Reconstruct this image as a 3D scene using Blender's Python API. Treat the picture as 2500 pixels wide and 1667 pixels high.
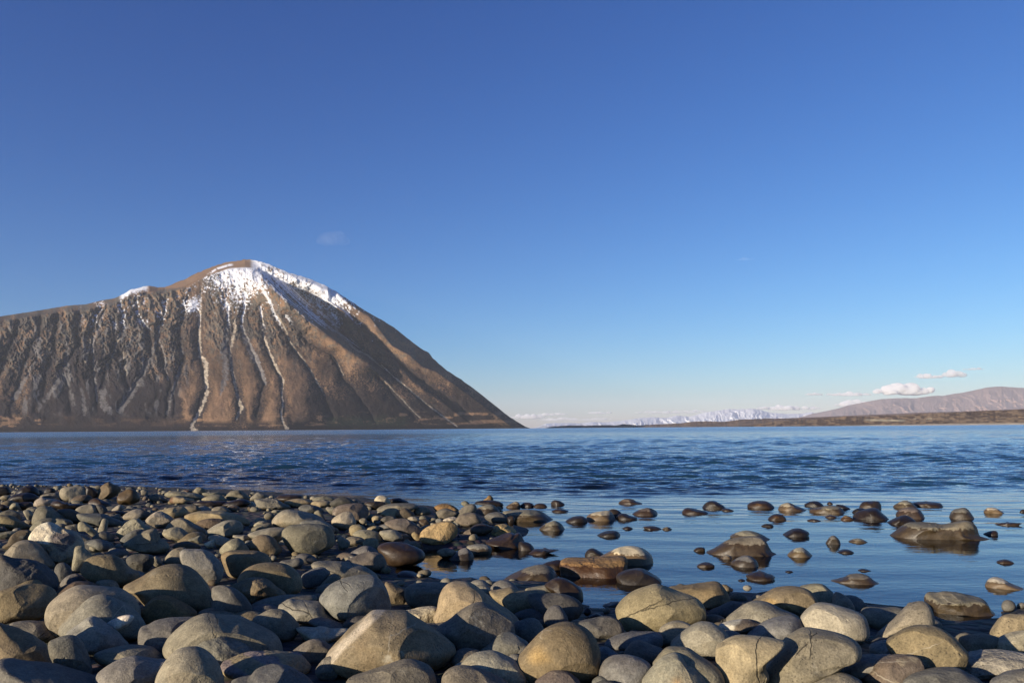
import bpy, math, random
import numpy as np
from mathutils import Matrix, Vector

for o in list(bpy.data.objects):
    bpy.data.objects.remove(o)
S = bpy.context.scene
COL = S.collection

# ------------------------------------------------------------------ camera, sky, sun, exposure
CAM_H = 0.55                      # metres above the lake
FPX = 1944.4                      # focal length in pixels of the 2500 px wide photograph (28 mm on 36 mm)
PITCH = math.atan((1045.5 - 833.5) / FPX)
ROLL = 0.0075
SUN_EL = math.radians(11.0)
SUN_AZ = math.radians(180 + 50)   # clockwise from +Y: behind the camera, to its left

cR0 = np.array([1.0, 0, 0])
cF = np.array([0, math.cos(PITCH), math.sin(PITCH)])
cU0 = np.array([0, -math.sin(PITCH), math.cos(PITCH)])
cR = cR0 * math.cos(ROLL) - cU0 * math.sin(ROLL)
cU = cU0 * math.cos(ROLL) + cR0 * math.sin(ROLL)
CAM = np.array([0, 0, CAM_H])

cd = bpy.data.cameras.new('camera')
cam = bpy.data.objects.new('camera', cd)
COL.objects.link(cam)
cd.sensor_width = 36
cd.lens = 28
cd.clip_start = 0.05
cd.clip_end = 200000
cam.matrix_world = Matrix(((cR[0], cU[0], -cF[0], 0), (cR[1], cU[1], -cF[1], 0), (cR[2], cU[2], -cF[2], CAM_H), (0, 0, 0, 1)))
S.camera = cam

S.render.engine = 'CYCLES'
S.cycles.max_bounces = 8
S.cycles.volume_bounces = 6
S.cycles.transparent_max_bounces = 12
S.cycles.use_denoising = True
S.cycles.caustics_reflective = False
S.cycles.caustics_refractive = False
S.cycles.sample_clamp_indirect = 4
S.view_settings.view_transform = 'Standard'
S.view_settings.look = 'None'
S.view_settings.gamma = 1
S.view_settings.exposure = 0.55

w = bpy.data.worlds.new('World')
S.world = w
w.use_nodes = True
nt = w.node_tree
nt.nodes.clear()
sky = nt.nodes.new('ShaderNodeTexSky')
sky.sky_type = 'NISHITA'
sky.sun_disc = False
sky.sun_elevation = SUN_EL
sky.sun_rotation = SUN_AZ
sky.altitude = 500
sky.air_density = 1.0
sky.dust_density = 0.3
sky.ozone_density = 5.0
bg = nt.nodes.new('ShaderNodeBackground')
bg.inputs[1].default_value = 0.070
out = nt.nodes.new('ShaderNodeOutputWorld')
# the photograph's film response for the sky: one power per channel
sep_ = nt.nodes.new('ShaderNodeSeparateColor')
tone = nt.nodes.new('ShaderNodeCombineColor')
nt.links.new(sky.outputs[0], sep_.inputs[0])
for ch, (ex, gain) in enumerate(((1.50, 1.03), (1.32, 0.94), (1.02, 1.46))):
    pw = nt.nodes.new('ShaderNodeMath')
    pw.operation = 'POWER'
    pw.inputs[1].default_value = ex
    ml = nt.nodes.new('ShaderNodeMath')
    ml.operation = 'MULTIPLY'
    ml.inputs[1].default_value = gain
    nt.links.new(sep_.outputs[ch], pw.inputs[0])
    nt.links.new(pw.outputs[0], ml.inputs[0])
    nt.links.new(ml.outputs[0], tone.inputs[ch])
nt.links.new(tone.outputs[0], bg.inputs[0])
nt.links.new(bg.outputs[0], out.inputs[0])

sd = bpy.data.lights.new('sun', 'SUN')
sd.energy = 5.0
sd.angle = math.radians(0.53)
sd.color = (1.0, 0.88, 0.71)
sun = bpy.data.objects.new('sun', sd)
COL.objects.link(sun)
sdir = Vector((math.sin(SUN_AZ) * math.cos(SUN_EL), math.cos(SUN_AZ) * math.cos(SUN_EL), math.sin(SUN_EL)))
sun.rotation_euler = sdir.to_track_quat('Z', 'Y').to_euler()
sun.location = (-20, -20, 20)

# ------------------------------------------------------------------ helpers
rng = np.random.default_rng(7)


def ray(px, py):
    """direction through a photograph pixel (2500 x 1667), world space, forward component 1"""
    px = np.asarray(px, float)[..., None]
    py = np.asarray(py, float)[..., None]
    return cF + (px - 1250) / FPX * cR + (833.5 - py) / FPX * cU


def horizontal(px, py, dist):
    """point on that pixel's ray at a horizontal forward distance (world y)"""
    d = ray(px, py)
    return CAM + d * (np.asarray(dist, float)[..., None] / d[..., 1:2])


def ground_hit(px, py, z):
    d = ray(px, py)
    t = (z - CAM_H) / d[..., 2:3]
    return CAM + d * t


def tag(o, label=None, cat=None, group=None, kind=None):
    for k, v in (('label', label), ('category', cat), ('group', group), ('kind', kind)):
        if v:
            o[k] = v
    return o


def mesh_obj(name, verts, faces, mat, parent=None, smooth=True, attrs=None):
    """verts (n,3) float, faces (m,4) or (m,3) int arrays"""
    me = bpy.data.meshes.new(name)
    verts = np.asarray(verts, np.float32)
    faces = np.asarray(faces, np.int32)
    k = faces.shape[1]
    me.vertices.add(len(verts))
    me.vertices.foreach_set('co', verts.ravel())
    me.loops.add(faces.size)
    me.loops.foreach_set('vertex_index', faces.ravel())
    me.polygons.add(len(faces))
    me.polygons.foreach_set('loop_start', np.arange(0, faces.size, k, dtype=np.int32))
    me.polygons.foreach_set('loop_total', np.full(len(faces), k, np.int32))
    if smooth:
        me.polygons.foreach_set('use_smooth', np.ones(len(faces), bool))
    for an, (typ, data) in (attrs or {}).items():
        a = me.attributes.new(an, typ, 'POINT')
        data = np.asarray(data, np.float32)
        if typ == 'FLOAT':
            a.data.foreach_set('value', data.ravel())
        elif typ == 'FLOAT_COLOR':
            if data.shape[1] == 3:
                data = np.hstack([data, np.ones((len(data), 1), np.float32)])
            a.data.foreach_set('color', np.ascontiguousarray(data).ravel())
        else:
            a.data.foreach_set('vector', np.ascontiguousarray(data).ravel())
    me.update(calc_edges=True)
    me.validate()
    if mat:
        me.materials.append(mat)
    o = bpy.data.objects.new(name, me)
    COL.objects.link(o)
    if parent:
        o.parent = parent
    return o


def grid_faces(nr, nc):
    i = np.arange(nr - 1)[:, None] * nc + np.arange(nc - 1)[None, :]
    i = i.ravel()
    return np.stack([i, i + 1, i + nc + 1, i + nc], 1)


def hash2(ix, iy, seed):
    h = (ix.astype(np.int64) * 374761393 + iy.astype(np.int64) * 668265263 + seed * 974711) & 0xFFFFFFFF
    h = ((h ^ (h >> 13)) * 1274126177) & 0xFFFFFFFF
    return ((h ^ (h >> 16)) & 0xFFFF) / 65535.0


def vnoise(x, y, seed=0):
    """2-D value noise, -1..1"""
    xi, yi = np.floor(x), np.floor(y)
    fx, fy = x - xi, y - yi
    fx = fx * fx * fx * (fx * (fx * 6 - 15) + 10)
    fy = fy * fy * fy * (fy * (fy * 6 - 15) + 10)
    xi = xi.astype(np.int64)
    yi = yi.astype(np.int64)
    a, b = hash2(xi, yi, seed), hash2(xi + 1, yi, seed)
    c, d = hash2(xi, yi + 1, seed), hash2(xi + 1, yi + 1, seed)
    return ((a * (1 - fx) + b * fx) * (1 - fy) + (c * (1 - fx) + d * fx) * fy) * 2 - 1


def fbm(x, y, seed=0, octv=4, gain=0.5, lac=2.03):
    s, a, n = 0, 1.0, 0
    for i in range(octv):
        s = s + a * vnoise(x, y, seed + i * 17)
        n += a
        a *= gain
        x, y = x * lac + 11.3, y * lac + 5.7
    return s / n


def smooth01(x):
    x = np.clip(x, 0, 1)
    return x * x * (3 - 2 * x)


def seg_dist(px, py, poly, widths=None):
    """distance of points to a polyline; with widths also returns the local width"""
    best = np.full(np.shape(px), 1e9)
    bw = np.zeros(np.shape(px))
    for i in range(len(poly) - 1):
        ax, ay = poly[i][:2]
        bx, by = poly[i + 1][:2]
        dx, dy = bx - ax, by - ay
        t = np.clip(((px - ax) * dx + (py - ay) * dy) / (dx * dx + dy * dy + 1e-12), 0, 1)
        d = np.hypot(px - ax - t * dx, py - ay - t * dy)
        if widths is not None:
            bw = np.where(d < best, widths[i] + t * (widths[i + 1] - widths[i]), bw)
        best = np.minimum(best, d)
    return (best, bw) if widths is not None else best


def inside(px, py, poly):
    r = np.zeros(np.shape(px), bool)
    n = len(poly)
    for i in range(n):
        x1, y1 = poly[i][:2]
        x2, y2 = poly[(i + 1) % n][:2]
        if y1 == y2:
            continue
        c = ((y1 > py) != (y2 > py)) & (px < (x2 - x1) * (py - y1) / (y2 - y1) + x1)
        r ^= c
    return r


# ---- node helpers
def new_mat(name):
    m = bpy.data.materials.new(name)
    m.use_nodes = True
    m.node_tree.nodes.clear()
    return m, m.node_tree


class N:
    def __init__(s, nt):
        s.nt = nt

    def n(s, typ, ins=None, **props):
        nd = s.nt.nodes.new(typ)
        for k, v in props.items():
            setattr(nd, k, v)
        for k, v in (ins or {}).items():
            if isinstance(v, bpy.types.NodeSocket):
                s.nt.links.new(v, nd.inputs[k])
            else:
                nd.inputs[k].default_value = v
        return nd

    def math(s, op, a, b=None, c=None, clamp=False):
        nd = s.nt.nodes.new('ShaderNodeMath')
        nd.operation = op
        nd.use_clamp = clamp
        for i, v in enumerate((a, b, c)):
            if v is None:
                continue
            if isinstance(v, bpy.types.NodeSocket):
                s.nt.links.new(v, nd.inputs[i])
            else:
                nd.inputs[i].default_value = v
        return nd.outputs[0]

    def vmath(s, op, a, b=None, scale=None):
        nd = s.nt.nodes.new('ShaderNodeVectorMath')
        nd.operation = op
        for i, v in enumerate((a, b)):
            if v is None:
                continue
            if isinstance(v, bpy.types.NodeSocket):
                s.nt.links.new(v, nd.inputs[i])
            else:
                nd.inputs[i].default_value = v
        if scale is not None:
            if isinstance(scale, bpy.types.NodeSocket):
                s.nt.links.new(scale, nd.inputs['Scale'])
            else:
                nd.inputs['Scale'].default_value = scale
        return nd.outputs[0]

    def mix(s, fac, a, b, blend='MIX', typ='RGBA'):
        nd = s.nt.nodes.new('ShaderNodeMix')
        nd.data_type = typ
        if typ == 'RGBA':
            nd.blend_type = blend
            ia, ib, out = 6, 7, 2
        else:
            ia, ib, out = 2, 3, 0
        for i, v in ((0, fac), (ia, a), (ib, b)):
            if isinstance(v, bpy.types.NodeSocket):
                s.nt.links.new(v, nd.inputs[i])
            else:
                if typ == 'RGBA' and i and len(v) == 3:
                    v = (*v, 1)
                nd.inputs[i].default_value = v
        return nd.outputs[out]

    def ramp(s, v, stops, interp='LINEAR'):
        nd = s.nt.nodes.new('ShaderNodeValToRGB')
        nd.color_ramp.interpolation = interp
        e = nd.color_ramp.elements
        while len(e) < len(stops):
            e.new(0.5)
        for i, (p, c) in enumerate(stops):
            e[i].position = p
            e[i].color = (c, c, c, 1) if np.isscalar(c) else (*c, 1)
        s.nt.links.new(v, nd.inputs[0])
        return nd.outputs[0]

    def noise(s, vec, scale, detail=4, rough=0.55, dist=0.0, out=0):
        nd = s.n('ShaderNodeTexNoise', {'Vector': vec, 'Scale': scale, 'Detail': detail, 'Roughness': rough, 'Distortion': dist})
        return nd.outputs[out]

    def attr(s, name, out='Color'):
        nd = s.nt.nodes.new('ShaderNodeAttribute')
        nd.attribute_name = name
        return nd.outputs[out]

    def out(s, shader, disp=None):
        o = s.nt.nodes.new('ShaderNodeOutputMaterial')
        s.nt.links.new(shader, o.inputs[0])


# ------------------------------------------------------------------ materials
def stone_material():
    """tint: base colour; traits: speckle, vein/crack amount, roughness of relief; wet_height: world z below which it is wet"""
    m, t = new_mat('river_stone')
    g = N(t)
    tint = g.attr('tint')
    traits = t.nodes.new('ShaderNodeAttribute'); traits.attribute_name = 'traits'
    sep = g.n('ShaderNodeSeparateXYZ', {0: traits.outputs['Vector']})
    speck, vein, rough = sep.outputs
    wet_h = g.attr('wet_height', 'Fac')
    seed = g.attr('seed', 'Fac')
    tc = t.nodes.new('ShaderNodeTexCoord')
    off = g.n('ShaderNodeCombineXYZ', {0: g.math('MULTIPLY', seed, 37.0), 1: g.math('MULTIPLY', seed, 11.0), 2: g.math('MULTIPLY', seed, 23.0)}).outputs[0]
    p = g.vmath('ADD', tc.outputs['Object'], off)
    n_big = g.noise(p, 7, 5, 0.6)
    n_mid = g.noise(p, 45, 5, 0.65)
    n_fine = g.noise(p, 260, 3, 0.7)
    # broad mottling, grain
    k = g.ramp(n_big, [(0.30, 0.72), (0.70, 1.25)])
    col = g.mix(1.0, tint, k, 'MULTIPLY')
    k2 = g.ramp(n_mid, [(0.28, 0.68), (0.72, 1.30)])
    col = g.mix(1.0, col, k2, 'MULTIPLY')
    k3 = g.ramp(n_fine, [(0.30, 0.70), (0.70, 1.32)])
    col = g.mix(1.0, col, k3, 'MULTIPLY')
    # warm iron staining in patches
    st = g.ramp(g.noise(g.vmath('ADD', p, (3.1, 7.7, 1.3)), 5.0, 4, 0.6), [(0.56, 0.0), (0.72, 1.0)])
    col = g.mix(g.math('MULTIPLY', st, 0.28), col, g.mix(1.0, col, (1.35, 0.98, 0.58), 'MULTIPLY'))
    # dark speckles for the granular ones
    vor = g.n('ShaderNodeTexVoronoi', {'Vector': p, 'Scale': 150.0})
    dark = g.ramp(vor.outputs['Distance'], [(0.12, 1.0), (0.34, 0.0)])
    dark = g.math('MULTIPLY', g.math('MULTIPLY', dark, g.ramp(g.noise(p, 30, 3, 0.6), [(0.42, 0.0), (0.60, 1.0)])), g.math('MULTIPLY_ADD', speck, 0.75, 0.10))
    col = g.mix(dark, col, (0.035, 0.032, 0.03))
    # lichen-like pale patches
    pale = g.ramp(g.noise(g.vmath('ADD', p, (9.2, 1.7, 4.4)), 22, 5, 0.7), [(0.60, 0.0), (0.70, 1.0)])
    col = g.mix(g.math('MULTIPLY', pale, g.math('MULTIPLY_ADD', speck, 0.55, 0.14)), col, (0.46, 0.44, 0.37))
    # one or two thin veins / cracks: planes through the stone, slightly wavering ('line' is the distance to them)
    ln = g.math('ADD', g.attr('line', 'Fac'), g.math('MULTIPLY', g.math('SUBTRACT', g.noise(p, 16, 4, 0.6), 0.5), 0.022))
    line = g.ramp(g.math('MULTIPLY', g.math('ABSOLUTE', ln), 100.0), [(0.04, 1.0), (0.14, 0.0)])
    line = g.math('MULTIPLY', line, g.ramp(g.noise(g.vmath('ADD', p, (1.0, 6.0, 2.0)), 12, 2), [(0.48, 0.0), (0.56, 1.0)]))
    vpos = g.math('MULTIPLY', line, g.math('MAXIMUM', vein, 0.0))
    vneg = g.math('MULTIPLY', line, g.math('MAXIMUM', g.math('MULTIPLY', vein, -1.0), 0.0))
    col = g.mix(g.math('MULTIPLY', vpos, 0.55), col, (0.46, 0.43, 0.36))
    col = g.mix(vneg, col, (0.03, 0.026, 0.02))
    # wet band below the splash line, with a ragged upper edge
    geo = t.nodes.new('ShaderNodeNewGeometry')
    z = g.n('ShaderNodeSeparateXYZ', {0: geo.outputs['Position']}).outputs[2]
    rag = g.math('MULTIPLY', g.math('SUBTRACT', g.noise(p, 55, 4, 0.6), 0.5), g.math('MULTIPLY_ADD', wet_h, 0.9, 0.004))
    zz = g.math('SUBTRACT', g.math('ADD', wet_h, rag), z)
    wet = g.ramp(g.math('MULTIPLY_ADD', zz, 500.0, 0.5, clamp=True), [(0.0, 0.0), (1.0, 1.0)])
    wetcol = g.mix(1.0, col, (0.27, 0.21, 0.15), 'MULTIPLY')
    wetcol = g.mix(g.math('MULTIPLY', g.ramp(n_mid, [(0.5, 0.0), (0.7, 1.0)]), 0.25), wetcol, (0.075, 0.05, 0.018))
    col = g.mix(wet, col, wetcol)
    ro = g.mix(wet, g.math('MULTIPLY_ADD', n_mid, 0.15, 0.72), g.math('MULTIPLY_ADD', n_mid, 0.6, 0.20), typ='FLOAT')
    h = g.math('ADD', g.math('MULTIPLY', n_mid, 0.9), g.math('MULTIPLY', n_fine, 0.34))
    h = g.math('ADD', h, g.math('MULTIPLY', g.noise(p, 18, 6, 0.6), g.math('MULTIPLY_ADD', rough, 5.0, 0.8)))
    h = g.math('SUBTRACT', h, g.math('MULTIPLY', vneg, 1.4))
    pit = g.n('ShaderNodeTexVoronoi', {'Vector': g.vmath('ADD', p, g.vmath('SCALE', g.noise(p, 40, 2, out=1), None, 0.02)), 'Scale': 34.0})
    pit = g.math('MULTIPLY', g.ramp(pit.outputs['Distance'], [(0.05, 1.0), (0.17, 0.0)]), g.ramp(g.noise(p, 6, 2), [(0.45, 0.0), (0.6, 1.0)]))
    h = g.math('SUBTRACT', h, g.math('MULTIPLY', pit, 0.8))
    bump = g.n('ShaderNodeBump', {'Strength': g.mix(wet, 0.62, 0.30, typ='FLOAT'), 'Distance': 0.006, 'Height': h})
    bs = g.n('ShaderNodeBsdfPrincipled', {'Base Color': g.mix(1.0, col, (0.83, 0.775, 0.68), 'MULTIPLY'), 'Roughness': ro, 'Normal': bump.outputs[0], 'Specular IOR Level': g.mix(wet, 0.22, 0.42, typ='FLOAT')})
    g.out(bs.outputs[0])
    return m


def bed_material():
    m, t = new_mat('gravel_bed')
    g = N(t)
    tc = t.nodes.new('ShaderNodeTexCoord')
    p = tc.outputs['Object']
    vor = g.n('ShaderNodeTexVoronoi', {'Vector': p, 'Scale': 26.0})
    c = g.ramp(vor.outputs['Distance'], [(0.0, (0.10, 0.08, 0.055)), (0.5, (0.05, 0.042, 0.032)), (1.0, (0.015, 0.013, 0.01))])
    c = g.mix(0.6, c, g.mix(1.0, c, vor.outputs['Color'], 'MULTIPLY'))
    c = g.mix(g.ramp(g.noise(p, 3, 3), [(0.4, 0.0), (0.6, 0.5)]), c, (0.05, 0.045, 0.025))
    h = g.math('MULTIPLY', vor.outputs['Distance'], -1.0)
    bump = g.n('ShaderNodeBump', {'Strength': 0.9, 'Distance': 0.02, 'Height': h})
    bs = g.n('ShaderNodeBsdfPrincipled', {'Base Color': c, 'Roughness': 0.8, 'Normal': bump.outputs[0]})
    g.out(bs.outputs[0])
    return m


def water_material():
    """Fresnel reflection over a clear shallow sheet that turns to the lake's own blue where it is deep"""
    m, t = new_mat('lake_water')
    g = N(t)
    deep = g.attr('deep', 'Fac')
    chop = g.attr('chop', 'Fac')
    geo = t.nodes.new('ShaderNodeNewGeometry')
    pos = geo.outputs['Position']
    cam_d = t.nodes.new('ShaderNodeCameraData').outputs['View Distance']
    ps = g.vmath('MULTIPLY', pos, (1.0, 1.9, 1.0))
    n1 = g.noise(ps, 12.0, 3, 0.5)
    n2 = g.noise(ps, 2.2, 4, 0.6)
    n3 = g.noise(g.vmath('MULTIPLY', pos, (0.35, 0.9, 1.0)), 0.6, 4, 0.65)
    # ripples finer than the modelled waves
    far = g.attr('far', 'Fac')
    hh = g.math('ADD', g.math('MULTIPLY', n1, g.math('MULTIPLY_ADD', chop, 0.0085, 0.0011)),
                g.math('MULTIPLY', n2, g.math('MULTIPLY', chop, 0.016)))
    hh = g.math('ADD', hh, g.math('MULTIPLY', n3, g.math('MULTIPLY', far, 0.30)))
    bump = g.n('ShaderNodeBump', {'Strength': 1.0, 'Distance': 1.0, 'Height': hh})
    fr = g.n('ShaderNodeFresnel', {'IOR': 1.333, 'Normal': bump.outputs[0]})
    gloss = g.n('ShaderNodeBsdfGlossy', {'Color': (1, 1, 1, 1), 'Roughness': g.math('MULTIPLY_ADD', far, 0.20, 0.025), 'Normal': bump.outputs[0]})
    clear = g.n('ShaderNodeBsdfTransparent', {'Color': (0.42, 0.47, 0.46, 1)})
    body = g.n('ShaderNodeBsdfDiffuse', {'Color': g.mix(far, (0.014, 0.047, 0.080), (0.035, 0.17, 0.20))})
    under = g.n('ShaderNodeMixShader', {0: deep, 1: clear.outputs[0], 2: body.outputs[0]})
    sh = g.n('ShaderNodeMixShader', {0: fr.outputs[0], 1: under.outputs[0], 2: gloss.outputs[0]})
    g.out(sh.outputs[0])
    return m


def land_material(name, rough=0.9, scale=0.02, amount=0.3, bump_d=6.0, fine=0.2):
    m, t = new_mat(name)
    g = N(t)
    c = g.attr('tint')
    tc = t.nodes.new('ShaderNodeTexCoord')
    p = tc.outputs['Object']
    n1 = g.noise(p, scale, 6, 0.7)
    n2 = g.noise(p, scale * 6, 4, 0.7)
    c = g.mix(1.0, c, g.ramp(n1, [(0.3, 1 - amount), (0.7, 1 + amount)]), 'MULTIPLY')
    c = g.mix(1.0, c, g.ramp(n2, [(0.3, 1 - fine), (0.7, 1 + fine)]), 'MULTIPLY')
    h = g.math('ADD', n1, g.math('MULTIPLY', n2, 0.3))
    bump = g.n('ShaderNodeBump', {'Strength': 0.7, 'Distance': bump_d, 'Height': h})
    bs = g.n('ShaderNodeBsdfPrincipled', {'Base Color': c, 'Roughness': rough, 'Normal': bump.outputs[0], 'Specular IOR Level': 0.15})
    g.out(bs.outputs[0])
    return m


STONE = stone_material()
BED = bed_material()
WATER = water_material()
MOUNTAIN = land_material('mountain_side', scale=0.012, amount=0.22, bump_d=10.0)
HILL = land_material('far_land', scale=0.01, amount=0.25, bump_d=5.0)
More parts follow.
